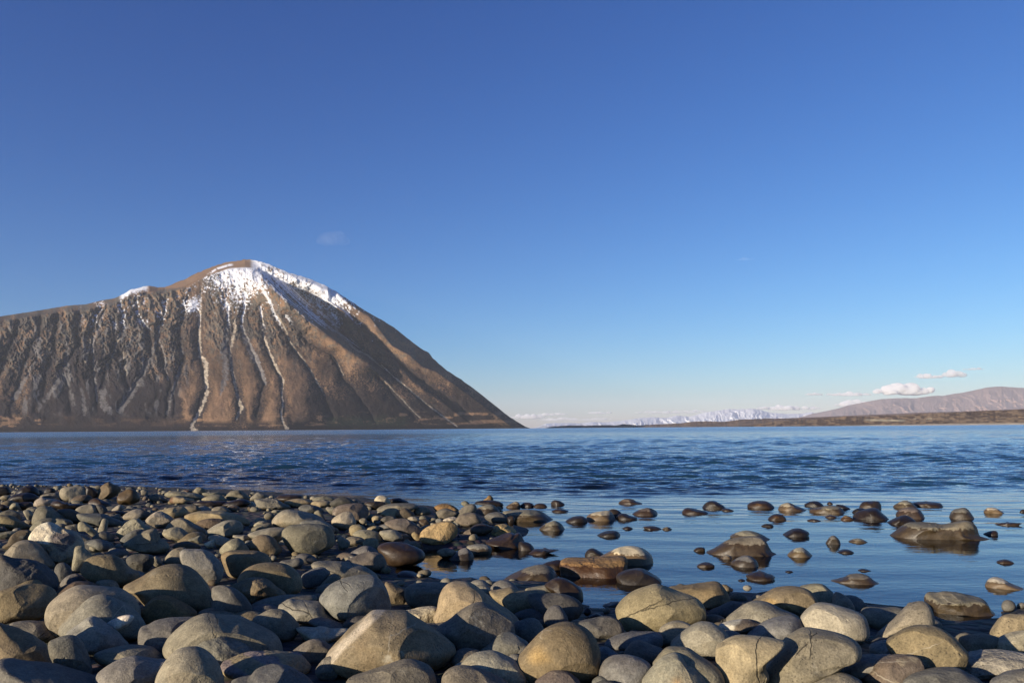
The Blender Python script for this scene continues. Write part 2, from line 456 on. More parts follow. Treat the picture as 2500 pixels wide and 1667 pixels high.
# ---- stones read off the photograph: crop | tint | flags | label | outline
# flags: a angular, w stands in the water, v pale vein, c dark crack, s speckled, r rough, x wet all over
STONES = """
A|k|x|dark rounded wet stone where the waterline meets the left edge of the photo|0,110 100,105 150,150 160,210 60,235 -60,220 -60,130
A|k|xa|black wet angular boulder at the waterline, tallest of the dark stones at far left|225,200 300,120 440,88 530,115 560,170 560,230 400,250 230,240
A|k|x|long black wet stone in front of the tallest dark boulder at far left|110,290 200,220 400,190 540,235 550,300 400,340 150,330
A|l||small light grey stone against the long black wet stone at the left edge|0,270 40,232 110,226 160,235 110,290 50,310
A|d||small dark green-grey stone between two black boulders at the waterline|480,215 530,165 590,155 620,190 600,225 500,230
A|k|x|black wet stone at the waterline just left of the large pale smooth stone|630,190 660,130 760,125 800,160 780,205 650,210
A|g||flat olive stone tucked left of and below the large pale waterline stone|570,260 620,215 760,193 840,205 860,290 700,300
A|l||large smooth pale stone at the water's edge, left of the brown angular boulder|850,190 880,130 960,105 1090,95 1200,100 1250,150 1270,230 1200,290 1000,310 920,300 865,260
A|b||brownish low stone leaning on the front of the large pale waterline stone|1010,300 1100,240 1220,218 1310,240 1330,310 1200,335 1050,325
A|b|a|brown roof-shaped angular boulder standing highest along the left waterline|1370,260 1430,120 1540,42 1600,55 1740,130 1700,230 1600,280 1450,290
A|g||small grey stone peeping out behind the left side of the brown angular boulder|1330,120 1390,85 1470,90 1480,140 1380,160
A|k|x|black wet stone wedged between the pale smooth stone and the brown angular boulder|1240,110 1330,120 1400,200 1380,270 1290,300 1230,250
A|y|x|yellowish dome with a wet brown foot, right of the brown angular boulder|1690,340 1680,260 1730,190 1820,140 1920,140 1980,190 2010,270 1990,320 1880,360 1750,365
A|d||dark stone top showing just behind the yellowish dome|1800,140 1850,105 1930,115 1960,160 1880,180
A|g||little grey stone with a wet glint, right behind the yellowish dome|2020,200 2050,165 2110,165 2130,200 2090,235 2040,225
A|s|s|mottled cream and brown stone behind the olive egg-topped stone, left shore|460,380 510,300 600,250 640,260 860,300 880,350 700,400 500,400
A|b|x|low wet brown stone right of the mottled cream stone, left shore|700,370 790,300 870,310 1000,360 1180,350 1200,400 1100,430 850,430
A|b|x|dark brown wet stone directly below the brown angular boulder|1260,340 1320,280 1400,272 1500,310 1590,350 1600,420 1450,430 1300,390
A|l|a|small pale pointed stone near the left edge below the black wet stones|130,415 170,350 230,335 270,360 310,430 220,450
A|k|x|dark flat wet slab right behind the small pale pointed stone|260,340 450,330 480,400 460,440 320,430
A|k|x|dark wet stone at the left edge beside the small pale pointed stone|0,360 80,370 130,420 80,450 -40,440
A|g||smooth olive egg-topped stone tapering to the right, upper left of the beach|455,590 480,500 530,410 620,375 700,390 800,450 980,575 900,640 600,660 470,650
A|b||brown-grey tapering stone just right of the olive egg-topped stone|820,450 920,425 1040,430 1150,480 1280,560 1300,610 1100,630 900,560
A|l||pale green-grey dome with a straight shaded foot, right of the egg-topped stone|1075,445 1120,400 1230,360 1340,355 1420,390 1450,450 1450,520 1250,520 1120,480
A|d||dark stone hugging the right side of the pale green-grey dome|1380,370 1450,365 1520,400 1550,460 1500,520 1430,500
A|e||long flat shaded stone under the pale green-grey dome|1100,500 1300,490 1500,500 1650,560 1790,620 1780,680 1500,680 1200,620
A|l||small pale peaked stone below the yellowish dome|1600,445 1680,375 1740,365 1790,400 1760,450 1660,465
A|g|w|wide flat-topped grey stone with a brown wet lower edge, left shore|1840,400 1920,350 2080,310 2230,308 2340,350 2420,400 2400,460 2250,470 2000,440
A|g||small smooth grey stone in front of the wide flat-topped stone|1740,460 1810,415 1900,400 1990,420 1960,465 1850,480
A|k|x|thin dark wet stone right of the dark stone hugging the pale dome|1490,500 1560,460 1700,450 1800,470 1780,510 1600,525
A|s|v|stone half white and half dark, below the wide flat-topped grey stone|1755,540 1820,480 1920,435 2030,430 2130,460 2170,500 2100,560 1950,590 1800,580
A|g||small grey stone left of the half white, half dark stone|1560,535 1640,510 1710,530 1790,600 1700,640 1600,600
A|g||smooth oval grey stone at the left edge above the long cracked one|-30,500 60,455 170,445 270,470 310,540 280,600 100,590 -30,560
A|l||small leaning pale stone left of the olive egg-topped stone|330,460 380,435 440,445 475,500 460,560 410,600 370,540
A|c|c|long yellowish stone with a wavy crack at the left edge|-40,530 60,510 200,530 300,590 400,640 440,680 340,725 200,720 60,710 -40,680
A|l||little light chip under the small leaning pale stone|350,590 430,580 470,600 450,650 390,640
A|g||grey stone leaning below the egg-topped stone, above the broken white-rimmed one|415,725 470,650 560,580 680,558 780,565 800,620 600,730 450,760
A|g||small knob-ended stone lying right above the broken white-rimmed stone|775,600 800,560 870,562 1000,580 1050,620 1030,680 850,670 790,640
A|g||small wedge stone left of the finger-shaped stone|930,680 1000,655 1110,645 1150,690 1120,750 1000,730
A|l||finger-shaped pale stone lying diagonally beside the upright finger stone|1115,660 1145,610 1210,605 1290,660 1420,770 1400,830 1330,820 1220,750 1130,740
A|l||upright finger-shaped pale stone standing between larger ones|1405,750 1440,640 1470,570 1520,558 1555,590 1545,680 1525,750 1470,780
A|g||smooth small dome at the foot of the upright finger stone|1310,850 1370,790 1450,745 1540,745 1610,790 1650,870 1560,900 1380,890
A|g||long stone sloping down right of the broken white-rimmed stone|1000,710 1120,760 1260,820 1330,890 1250,930 1100,850
A|s|rav|large broken stone with a white rim and a rough purple-grey hollow|390,860 430,770 520,680 660,615 760,620 900,690 1060,740 1160,820 1215,930 1200,1080 1100,1180 900,1230 740,1190 650,1040 560,940 430,900
A|e|v|stone with a light upper rim, right of the broken white-rimmed stone|1225,940 1280,890 1380,860 1500,870 1620,920 1640,1000 1500,1030 1350,990
A|l||light chip lying at the front of the stone with the light upper rim|1280,970 1330,935 1400,960 1440,1000 1360,1030 1290,1010
A|l|rc|cream stone with an arched dark crack, right of the upright finger stone|1665,770 1750,680 1830,600 1930,555 2020,575 2090,650 2170,700 2120,790 2000,850 1750,860 1700,830
A|e|r|rough dark sliver under the cream stone with the arched crack|1720,880 1800,800 1920,730 2040,715 2080,760 1900,880 1780,930
B|g|ac|large flat-faced grey stone with a notched right shoulder and thin crack|-303,940 -178,850 -28,760 122,710 200,730 260,850 330,870 400,970 380,1020 180,1085 -100,1040 -260,990
A|g||flat grey stone at the left edge below the long cracked one|-60,790 60,755 180,740 250,745 200,800 120,860 -60,860
A|e||small dark stone at the left edge touching the long cracked one|-40,690 40,672 90,700 100,740 -40,760
A|b||brownish slab leaning behind the lichen-blotched dome, left beach|90,940 150,820 250,745 340,725 440,735 480,820 400,900 250,960 120,1010 20,970
A|g|c|lichen-blotched grey dome above the large dark boulder, left edge|30,1110 110,1010 220,910 360,870 480,880 570,930 660,1020 740,1140 790,1240 600,1300 200,1260 20,1200
A|l||small upright egg-shaped pale stone right of the broken white-rimmed one|1060,1010 1090,960 1150,950 1200,970 1300,1060 1330,1110 1260,1200 1190,1290 1080,1330 1030,1290 1040,1160
A|e||shaded stone left below the large flat-faced notched stone|1510,1080 1600,1010 1750,1000 1840,1030 1860,1080 1780,1130 1600,1140
A|c||brown-grey dome split by shadow, right of the upright egg-shaped stone|1175,1240 1230,1150 1350,1095 1500,1080 1640,1090 1780,1170 1880,1270 2010,1350 1980,1480 1700,1560 1400,1540 1250,1440 1150,1330
A|g||small stone top just behind the brown-grey dome split by shadow|1330,1100 1370,1060 1450,1050 1510,1080 1480,1120 1350,1130
A|d|a|dark angular stone in shade below the large flat-faced notched stone|1800,1160 1900,1080 2050,1070 2200,1100 2200,1240 2050,1330 1900,1300
A|e||shaded stone below the lichen-blotched dome and the broken stone|780,1300 830,1210 930,1195 1010,1260 1030,1380 900,1480 800,1440
A|d|r|very large dark grey boulder cut by the left edge of the photo|-60,1120 200,1130 480,1160 650,1230 800,1340 865,1450 860,1560 780,1640 300,1700 -60,1700
A|e||low shaded stone in front of the brown-grey dome split by shadow|860,1500 950,1400 1080,1355 1180,1380 1250,1460 1150,1540 900,1560
E|c||rear hump of the folded olive pair in front of the dark boulder, left edge|-60,300 60,230 250,100 400,30 520,5 620,50 700,160 680,260 400,400 -60,420
E|c||front hump of the folded olive pair, its lower half in black shadow|-60,310 150,200 400,150 560,150 680,170 790,240 810,330 720,480 600,640 300,700 -60,700
E|l||small bluish dome peeping over two large smooth stones|1365,130 1430,95 1550,85 1660,110 1720,200 1700,260 1500,260 1400,190
E|b||brown stone top behind the pair of nested large smooth domes|800,260 920,170 1060,120 1200,110 1340,130 1400,200 1200,330 900,360 800,320
E|l||rear of two nested large smooth domes, lower left of the beach|640,650 660,500 740,390 900,270 1060,190 1200,170 1400,180 1600,200 1760,230 1900,320 1990,430 2020,600 1900,800 1400,900 900,900 700,800
E|m|v|front of two nested domes, with white lines and a quartz knob|840,800 960,640 1100,500 1250,370 1380,310 1500,300 1640,350 1800,420 1920,500 2030,620 2100,760 2050,900 1800,950 1500,1000 1100,980 880,900
E|g|c|olive stone with a chipped right end, left of the nested domes|130,745 250,695 430,680 600,690 740,720 800,780 850,880 780,950 650,990 500,960 300,900
E|c||large yellow-grey stone cut by the left edge, its right side shaded|-60,760 80,740 220,770 350,830 470,880 570,950 680,1030 740,1200 780,1320 700,1400 300,1420 -60,1420
E|m||round-topped stone with a stepped shadow, in front of the nested domes|940,880 1020,800 1130,730 1230,650 1330,622 1430,650 1530,720 1680,820 1790,950 1850,1030 1700,1130 1400,1160 1150,1100 1000,1000
E|e||dark tooth-shaped stone wholly in shade, right of the large yellow-grey one|690,1000 800,930 950,885 1080,890 1160,950 1230,1060 1290,1220 1330,1400 1300,1500 1000,1520 800,1400 720,1200
E|e||broad dark stone filling the lower left corner|-60,1290 200,1300 500,1320 700,1340 900,1380 1150,1450 1350,1510 1550,1600 1600,1800 -60,1800
E|g||low flat stone with only its upper rim lit, above the lilac-grey one|1340,1180 1450,1120 1650,1070 1850,1040 2050,1045 2200,1070 2300,1140 2420,1230 2400,1330 2000,1400 1600,1360 1400,1300
E|m||lilac-grey smooth stone left of the pale egg at the bottom edge|1370,1480 1500,1360 1650,1270 1800,1215 1930,1195 2100,1210 2300,1240 2450,1260 2450,1450 2380,1560 2200,1640 1700,1700 1400,1640
F|o||orange-tinted brown stone, mostly shaded, under the large cracked brown dome|-60,560 0,480 80,400 180,330 320,315 450,350 600,430 700,490 780,570 700,680 400,720 0,720
F|e||dark low stone left of the long stone with a slit|-60,800 60,740 180,680 400,640 700,625 800,640 700,800 400,1000 250,1160 0,1150 -80,1000
L|c|c|very large brown-grey dome with thin cracks, left half of the beach|915,850 980,810 1080,760 1180,700 1290,672 1400,680 1480,720 1540,780 1585,850 1605,940 1600,1000 1500,1040 1300,1050 1150,1030 1060,950 980,880
F|e||blue-black dome wholly in shade right of the large cracked brown dome|960,280 980,200 1100,165 1230,180 1350,230 1470,340 1560,480 1550,580 1400,640 1100,600 980,500
F|c|r|tan stone with a worn brown face below the broad smooth tan dome|1240,190 1400,110 1520,65 1700,65 1820,110 1930,200 2060,300 1950,360 1800,390 1600,430 1450,380 1300,280
B|c||broad smooth tan dome in the middle of the left beach|1345,1450 1400,1350 1500,1270 1640,1215 1800,1195 2000,1210 2130,1260 2230,1350 2280,1460 2250,1600 2000,1680 1600,1640 1400,1560
F|g||thin lens-shaped stone lying above the long stone with a slit|785,560 900,510 1050,483 1180,490 1330,530 1440,580 1480,630 1300,670 1000,650 850,600
F|l|c|long greenish stone with a dark slit in its side|260,1110 300,980 380,880 500,770 640,670 780,610 900,588 1100,605 1350,625 1450,650 1600,730 1850,850 1960,950 2000,1080 1990,1180 1700,1250 1200,1280 600,1260 350,1200
F|m|r|pinkish grey pitted dome in front of the long stone with a slit|600,1060 720,970 850,890 1000,840 1120,805 1230,800 1320,840 1450,920 1560,1010 1640,1120 1600,1220 1400,1330 1100,1340 800,1280 640,1180
F|q||smooth pale egg-shaped stone rising from the bottom edge, left of centre|160,1560 200,1430 280,1300 380,1180 500,1090 640,1055 780,1055 900,1100 1010,1190 1090,1300 1140,1430 1165,1560 1160,1750 800,1850 400,1850 180,1750
F|g||grey dome with a slanting shadow, left of the white slab|1560,670 1680,580 1800,520 1900,508 2020,525 2120,600 2200,690 2240,780 2150,950 2020,990 1900,960 1700,860
G|m|c|stone split by one vertical crack, left of the blue-grey block|-150,480 -60,400 30,360 80,370 250,395 480,410 560,460 600,560 690,650 600,700 400,740 100,680 -60,620
F|e||shaded low stone left of the grey dome with a slanting shadow|1470,540 1600,470 1750,440 1880,460 1960,520 1850,560 1600,600
F|g||flat stone with a sunlit rim behind the vertically split stone|1550,450 1700,380 1900,330 2100,310 2349,310 2500,330 2400,420 2000,470 1600,520
G|p|a|flat white slab lying left of the largest peaked stone|120,795 200,775 380,790 460,770 560,775 650,810 800,800 920,810 850,860 780,940 600,1000 400,1000 230,980 160,870
G|g||smooth oval stone in front of the flat white slab|60,1140 140,1060 260,980 400,940 520,955 600,1010 650,1060 600,1150 500,1260 250,1280 100,1220
F|y|r|cream and lilac banded stone right of the pale egg at the bottom|1110,1310 1250,1240 1400,1180 1560,1145 1700,1150 1900,1145 2100,1150 2250,1165 2349,1250 2400,1350 2200,1480 1800,1500 1400,1520 1250,1460 1150,1420
F|e||dark dome with one lit spot at the bottom edge, right of the banded stone|1250,1560 1500,1500 1600,1400 1780,1330 1950,1320 2100,1350 2250,1430 2400,1530 2480,1700 2300,1850 1700,1850 1400,1750
F|g||stone top just entering the frame between the pale egg and the dark dome|1230,1568 1350,1525 1500,1530 1650,1570 1650,1700 1300,1700
B|e||small lit-nosed stone at the waterline left of the long pale loaf-shaped one|70,270 110,225 160,205 230,230 330,280 360,320 250,340 130,310
B|l||long pale loaf-shaped stone lying at the waterline, left shore|300,230 340,180 450,168 560,175 650,185 770,200 860,240 890,260 820,300 600,300 400,270
B|y||stone with a reddish round end in front of the loaf-shaped one|372,320 400,260 440,237 560,250 700,280 770,300 600,330 450,350
B|g||small round stone on the waterline right behind the loaf-shaped one|725,170 760,120 810,108 870,130 900,170 880,210 780,215
B|o|x|tiny yellow wet stone glinting behind the loaf-shaped one|570,165 610,148 690,165 720,185 640,200
B|l||low pale hummock right of the loaf-shaped stone|830,290 920,240 1030,218 1120,225 1170,260 1180,310 1050,330 900,320
B|g||thin grey stone behind the low pale hummock|840,200 920,185 1100,185 1200,210 1190,250 1000,250 880,235
B|g||smooth dome with a dark blotch at the waterline, left of the shards|1185,240 1230,185 1310,155 1400,155 1470,200 1540,260 1500,300 1300,290 1200,270
B|g|a|jagged shard at the waterline left of a flat brown submerged rock|1520,280 1590,210 1660,183 1730,205 1780,230 1760,290 1600,310
B|g|r|rough blocky stone right of the pale pyramid with a brown foot|1590,290 1680,275 1850,275 1950,300 2010,340 2110,380 2080,420 1900,430 1720,430 1640,390
B|b|x|flat brown wet rock half under water behind the left shore|1900,270 1960,220 2150,218 2290,235 2200,300 2050,330 1950,310
C|y||low cream stone at the waterline right of the rough blocky stone|-40,320 60,290 170,275 300,290 365,320 330,360 220,390 100,400 20,370
B|k|x|left of two flat dark wet stones among glittering puddles|690,350 760,320 900,310 1150,310 1250,330 1180,370 1000,400 800,400
B|k|x|right of two flat dark wet stones among glittering puddles|1120,370 1250,310 1400,280 1500,300 1540,340 1450,390 1250,400
B|p|x|small pale oval stone with a bright glint beside the pale pyramid|1195,400 1270,378 1360,385 1390,430 1330,460 1250,440
B|g||small grey oval above the long curved tan stone|975,430 1040,395 1130,385 1200,410 1250,455 1150,480 1020,465
B|p|aw|pale pyramid with ribs and a brown wet foot, left shore|1360,470 1430,390 1540,320 1590,335 1650,400 1720,480 1775,580 1700,590 1550,540 1430,500
B|y||long curved tan stone like a loaf crust, left of the pale pyramid|575,540 650,495 780,460 950,452 1150,460 1330,500 1450,540 1520,600 1530,680 1450,660 1300,640 1100,640 900,640 760,640 650,590
B|b|r|brown grooved stone tucked under the long curved tan stone|755,630 850,580 1000,558 1150,575 1170,620 1050,690 940,730 850,690
B|l|c|smooth pale stone with a long groove, below the long curved tan stone|890,760 960,700 1060,640 1180,590 1290,580 1380,600 1430,660 1420,740 1300,800 1100,830 950,830
B|s|as|speckled angular stone above the large flat-faced notched stone|30,600 90,520 180,465 260,455 350,500 430,560 420,620 330,680 230,705 120,670
B|y||cream elongated stone behind the speckled angular stone|200,460 290,430 420,400 560,393 620,420 640,470 560,520 450,560 330,500
B|g||flat pointed stone left of the long curved tan stone|600,400 740,368 840,430 800,470 680,470
B|g|s|grey spotted hump right of the speckled angular stone|320,710 380,620 460,565 540,550 640,580 760,650 890,720 850,800 500,780
B|l||olive rounded block in front of the grey spotted hump|270,775 350,710 460,685 560,700 640,760 680,830 600,890 450,870 350,850
B|g||small triangular stone left of the smooth pale grooved one|640,870 740,830 820,803 850,850 830,920 740,900
B|e||tiny bluish pebble in shade beside the olive rounded block|680,780 730,740 790,770 790,820 710,840
B|s|r|crumbly light stone behind the tiny bright cream block|920,850 950,810 1060,797 1180,830 1240,870 1200,950 1080,980 1000,900
B|w|a|tiny bright cream block with sharp corners, left beach|870,935 930,890 1020,868 1030,940 960,992
B|b||low brown lens-shaped stone behind the white-veined dome|405,980 470,920 590,888 700,900 830,960 760,1010 550,1020
B|l||greenish pyramid-like stone right of the tiny bright cream block|1085,1020 1140,950 1230,880 1340,838 1400,860 1470,930 1530,1020 1450,1090 1250,1100 1110,1080
B|l||thin light flat stone left of the long grey bullet-shaped one|1250,810 1400,798 1620,808 1600,860 1520,880 1380,850
B|m||long grey bullet-shaped stone left of the large upright oval boulder|1495,800 1600,745 1800,700 1960,690 2050,710 2020,800 1900,900 1650,880
B|p||tiny pale oval left of the large domed tan stone|1580,660 1650,605 1720,592 1770,620 1740,660 1640,690
B|g||flat-topped wedge under the tiny pale oval|1545,720 1620,665 1820,628 1850,690 1750,730 1600,745
B|c||tan arched stone with a domed shadow, left of the large upright oval boulder|1495,960 1560,860 1660,800 1780,800 1880,850 1960,950 1990,1020 1900,1090 1650,1080 1540,1020
B|g||grey stone half hidden behind the left of the white-veined dome|275,1190 330,1100 420,1010 540,975 620,1000 600,1150 540,1230 400,1240
B|m|v|white-veined dome above the very large cracked brown dome|520,1060 580,1005 700,1000 870,1010 980,1060 1080,1150 1150,1270 1160,1400 1080,1500 900,1480 700,1380 600,1260 540,1180
B|c||wide tan stone with a black arched shadow below, right of the white-veined dome|1110,1110 1160,1050 1250,1020 1450,1020 1650,1030 1800,1090 1840,1200 1750,1330 1500,1400 1250,1400 1160,1280
B|l|a|small light wedge-shaped block above the very large cracked brown dome|140,1215 145,1115 210,1105 270,1170 265,1225 200,1260
C|l||large domed tan stone behind the large upright oval boulder|-220,620 -180,540 -80,460 20,437 130,450 300,480 450,520 560,600 560,680 300,700 0,720 -150,700
C|g|s|large upright oval boulder, the tallest stone in the middle of the beach|-80,850 -60,740 30,670 180,645 350,630 520,650 620,690 690,770 725,900 700,980 600,1030 430,1085 260,1090 90,1080 -20,980
C|m||smooth pinkish back of a stone behind the large upright oval boulder|185,640 250,595 400,588 520,600 620,640 690,700 660,780 400,760
C|e||dark grey low stone behind the large domed tan stone|165,420 220,370 330,360 440,385 510,420 540,470 400,500 250,480
C|g||small peaked stone right of the large domed tan stone|390,480 450,440 500,470 540,540 560,600 480,600 430,540
C|g||dark-backed stone at the waterline left of the slate-grey gable|360,300 400,260 500,238 600,240 690,285 600,320 450,320
C|y||cream stone directly in front of the dark-backed waterline stone|345,360 380,315 480,303 600,310 640,350 600,400 450,400
C|d|a|slate-grey gable-shaped stone near the waterline|610,350 700,280 800,243 880,265 960,310 1010,360 900,390 700,400
C|f|s|large brown speckled stone with a wet right flank, behind its lighter neighbour|650,480 700,400 800,360 950,345 1080,350 1150,390 1180,470 1150,560 1100,600 950,620 700,620
C|s|s|light speckled stone leaning on the large brown speckled one|640,600 700,530 830,465 920,470 970,540 1000,620 950,700 800,720 680,670
C|l||small light stone left of the large brown speckled stone|570,430 640,400 720,410 700,470 640,500
C|w||bright cream dome standing out at the waterline near the middle|1255,300 1300,240 1370,228 1430,250 1480,310 1490,360 1380,350 1290,330
C|e|x|dark stone with a pale upper rim in front of the bright cream dome|1110,350 1160,315 1280,310 1400,325 1420,370 1350,420 1200,430
C|k|x|dark wet stone at the waterline right of the bright cream dome|1480,290 1560,265 1650,275 1760,330 1700,355 1520,350
C|g||wide grey stone below and right of the bright cream dome|1290,440 1380,375 1550,345 1750,345 1880,375 1850,420 1600,500 1400,480
C|l||pale stone at the right end of the wide grey stone|1670,400 1740,362 1820,355 1890,385 1880,440 1780,460
C|y||cream rounded stone in front of the wide grey stone|1345,500 1420,430 1520,408 1600,430 1620,490 1560,560 1430,560
C|b|s|brown speckled dome right of the cream rounded stone|1530,510 1600,440 1690,410 1780,450 1830,520 1760,570 1600,570
C|l||pale grey cap-shaped stone left of the long golden stone|1820,450 1880,400 1960,390 2040,420 2080,480 2000,510 1850,500
D|o|r|long golden rough stone lying at the shallow water's edge|40,420 90,370 190,348 300,365 380,410 410,450 300,470 120,470
C|l||tiny pale oval right of the large brown speckled stone|1145,560 1180,510 1230,500 1260,530 1220,580 1170,585
C|y||tiny tan stone right of the tiny pale oval|1210,550 1260,520 1340,530 1330,590 1250,620
C|l||tiny pale cube-like stone below the large brown speckled stone|1035,590 1080,555 1140,565 1150,620 1090,650
C|l||tiny pale sliver below the tiny tan stone|1165,660 1230,622 1270,640 1250,680
C|d||low dark stone behind the purple-brown humped one|1330,570 1450,525 1560,540 1540,600 1400,620
C|f||purple-brown humped stone left of the large rough golden boulder|1400,640 1460,590 1600,560 1720,565 1830,620 1920,700 1970,800 1850,860 1700,750 1550,720
C|l||small pale oval behind the purple-brown humped stone|1725,560 1790,530 1860,540 1905,580 1850,615 1770,600
C|l|x|small pale wet-footed stone behind the large rough golden boulder|1895,600 1960,565 2030,580 2065,640 2010,695 1930,650
C|g||small grey stone behind the small pale wet-footed one|1895,560 1940,515 2000,530 2030,580 1940,590
D|l|a|small upright cone-shaped stone in front of the long golden stone|125,550 135,480 160,448 200,500 220,560 170,570
D|g||grey rounded stone between the long golden stone and the leaning smooth one|60,500 120,440 240,415 340,450 400,480 330,540 200,580 80,560
D|g||leaning smooth grey stone right of the long golden stone|345,540 400,460 500,380 590,350 650,365 670,430 600,520 450,590
D|p||thin cream stone lying at the foot of the leaning smooth grey stone|170,590 250,550 340,533 400,560 370,590 260,605
D|g|w|grey stone with a brown wet foot at the water, right of the leaning one|605,450 700,400 830,360 920,375 980,430 1000,480 900,530 750,550 650,500
D|f||purple-brown rounded stone in front of the leaning smooth one|360,590 420,520 530,480 640,485 700,530 745,600 700,650 580,680 430,660
D|e||grey-brown oval stone left of the long pale half-wet one|780,545 830,490 930,468 1040,480 1110,530 1110,600 1020,635 880,620
D|k|x|small black stone against the left end of the long pale half-wet one|1105,560 1150,525 1205,540 1205,640 1140,680
D|l|w|long pale smooth stone with a glossy wet lower band, edge of the pool|1030,480 1150,450 1350,437 1500,437 1620,470 1720,540 1780,600 1720,640 1500,635 1300,625 1150,610
D|l|aw|small pale stone in the water behind the long half-wet one|1090,400 1150,350 1240,318 1290,360 1290,430 1180,440
D|b|w|left of two low brown stones in the water behind the long half-wet one|1290,380 1350,335 1440,335 1490,370 1450,415 1350,415
D|b|w|right of two low brown stones in the water behind the long half-wet one|1480,380 1550,345 1640,350 1680,390 1620,415 1510,412
D|g||little grey stone left of the black flat wet ones near the perched golden one|440,345 490,303 540,320 575,370 520,400
D|k|x|flat black wet stone under the small perched golden one|620,345 720,305 870,300 1000,320 1060,370 980,400 760,370
D|o|ar|small jagged golden stone perched on a flat black one at the waterline|760,300 810,265 840,228 880,235 910,290 880,330 810,335
D|g||small stone right behind the grey stone with a brown wet foot|920,420 970,385 1020,400 1025,450 960,475
D|e|x|dark wet-fronted stone above the shadowed corner of the pool|570,740 600,680 680,640 780,632 850,660 920,690 850,770 700,815 600,800
D|z|ar|large rough golden boulder at the left end of the pool|-150,800 -100,720 0,660 130,620 280,597 370,640 400,720 380,820 280,900 140,960 0,970 -130,900
D|z|ar|rough golden stone resting behind the dark ridge-backed one|775,800 850,720 950,655 1070,640 1160,680 1240,740 1200,800 1000,850 820,860
D|b|aw|dark ridge-backed stone mirrored in the left of the pool|795,905 900,850 1050,790 1150,765 1230,780 1290,770 1340,850 1390,960 1400,1050 1200,1060 950,1000
D|d|w|dark low stone on the right flank of the ridge-backed one|1280,900 1400,905 1480,960 1500,1020 1400,1060 1280,1050
D|b|w|tail-shaped brown stone pointing right into the pool|1430,1050 1500,1005 1600,1005 1860,1015 1700,1050 1600,1080 1480,1080
D|g|wv|round grey stone with a thin white line, standing in the pool|1565,710 1630,650 1720,610 1800,600 1880,640 1930,710 1900,750 1750,750 1620,745
D|d|w|tiny dark round stone in the pool right of the large golden boulder|550,880 580,835 625,860 620,930 560,930
D|k|w|tiny black pointed stone right against the large golden boulder|360,930 375,830 410,790 450,850 460,930
D|e|w|shark-nosed stone with a brown wet front, mirrored in the pool|265,1160 340,1080 430,1010 520,985 590,1030 625,1100 610,1160 520,1200 360,1210
D|m|w|smooth flat-topped grey stone in the pool behind the shark-nosed one|520,975 600,940 720,928 840,945 890,1000 860,1070 750,1110 620,1100
C|b|x|large dark brown wet stone left below the large golden boulder|1300,1000 1350,930 1480,897 1650,905 1800,950 1950,1020 1990,1120 1900,1200 1700,1240 1500,1240 1400,1160
C|g||grey stone top over the right shoulder of the large dark brown wet one|1660,910 1750,885 1870,890 1930,960 1880,1010 1750,980
D|g||low grey stone left of the shark-nosed one|100,1040 200,985 310,1000 375,1040 330,1100 200,1130
C|l||smooth barrel-shaped tan stone left of the purple-brown humped one|1330,750 1450,725 1570,725 1640,790 1670,850 1560,900 1400,890 1360,830
C|l||smooth saddle-backed tan stone left of the barrel-shaped one|940,790 1030,730 1180,725 1300,750 1360,810 1370,890 1250,900 1130,870 1010,830
C|y||small tan oval behind the saddle-backed stone|1145,720 1200,680 1290,668 1340,710 1300,750 1200,750
C|e||small dark-banded oval behind the barrel-shaped stone|1310,680 1400,643 1500,660 1570,715 1480,735 1340,740
C|y||tan rounded stone left behind the saddle-backed one|895,710 940,655 1040,645 1110,680 1130,730 1020,800 930,810
C|g||grey dome in front of the saddle-backed stone, right of the upright boulder|840,860 940,818 1060,830 1130,880 1080,950 920,940
C|l||half-shaded tan dome touching the right side of the large upright boulder|715,870 760,830 840,840 910,900 880,980 760,1000
C|g||thin flat stone behind the half-shaded tan dome|700,830 750,795 870,810 880,840 800,860
C|l||small half-shaded dome under the saddle-backed stone|1090,920 1150,850 1240,840 1310,870 1320,960 1280,1020 1130,1000
C|y||small tan chip left against the large rough golden boulder|1790,790 1840,750 1900,800 1910,880 1830,860
C|e||dark shaded stone left of the large dark brown wet one|900,1080 1020,990 1150,950 1280,1000 1320,1080 1100,1120
C|f||tapering brown-grey stone whose right end is black with shadow|830,1190 950,1120 1100,1060 1250,1045 1360,1070 1430,1170 1440,1260 1380,1320 1150,1330 950,1280
C|l||small light chip at the left tip of the tapering brown-grey stone|785,1150 860,1110 960,1115 980,1150 880,1175
C|g|ac|flat olive slab with a serrated upper edge behind the blue-grey block|345,1240 390,1190 500,1178 620,1185 740,1185 850,1200 1000,1220 1150,1270 1300,1370 1280,1430 900,1440 600,1380 420,1300
C|e||dark round stone under the front of the large upright boulder|125,1130 180,1070 280,1062 370,1090 440,1150 380,1200 220,1190
C|e||bluish shaded stone left of the flat olive serrated slab|-100,1180 50,1150 170,1125 240,1160 230,1240 100,1290 -80,1260
C|e||large bluish shaded stone with a lit left rim below the serrated slab|215,1380 300,1320 420,1270 520,1260 600,1310 620,1360 500,1500 300,1560 210,1500
C|g||small tilted stone left of the blue-grey block|480,1530 560,1430 640,1360 720,1360 780,1420 760,1500 700,1560 560,1580
G|n|c|large blue-grey block with a long vertical crack, centre left|430,400 520,270 600,190 700,130 850,70 1000,30 1150,17 1280,35 1360,100 1430,200 1480,350 1500,500 1460,620 1200,680 800,680 560,600
G|f||tiny purplish dome left of the blue-grey block|315,360 380,300 470,290 520,340 460,400 380,400
G|c||dull brown dome half in shade right of the blue-grey block|1400,140 1480,130 1600,170 1690,230 1740,330 1700,430 1550,430 1400,380
C|b|w|reddish brown wet stone at the near left corner of the pool|1590,1360 1650,1320 1750,1318 1860,1350 1980,1420 2050,1475 1950,1510 1750,1510 1640,1450
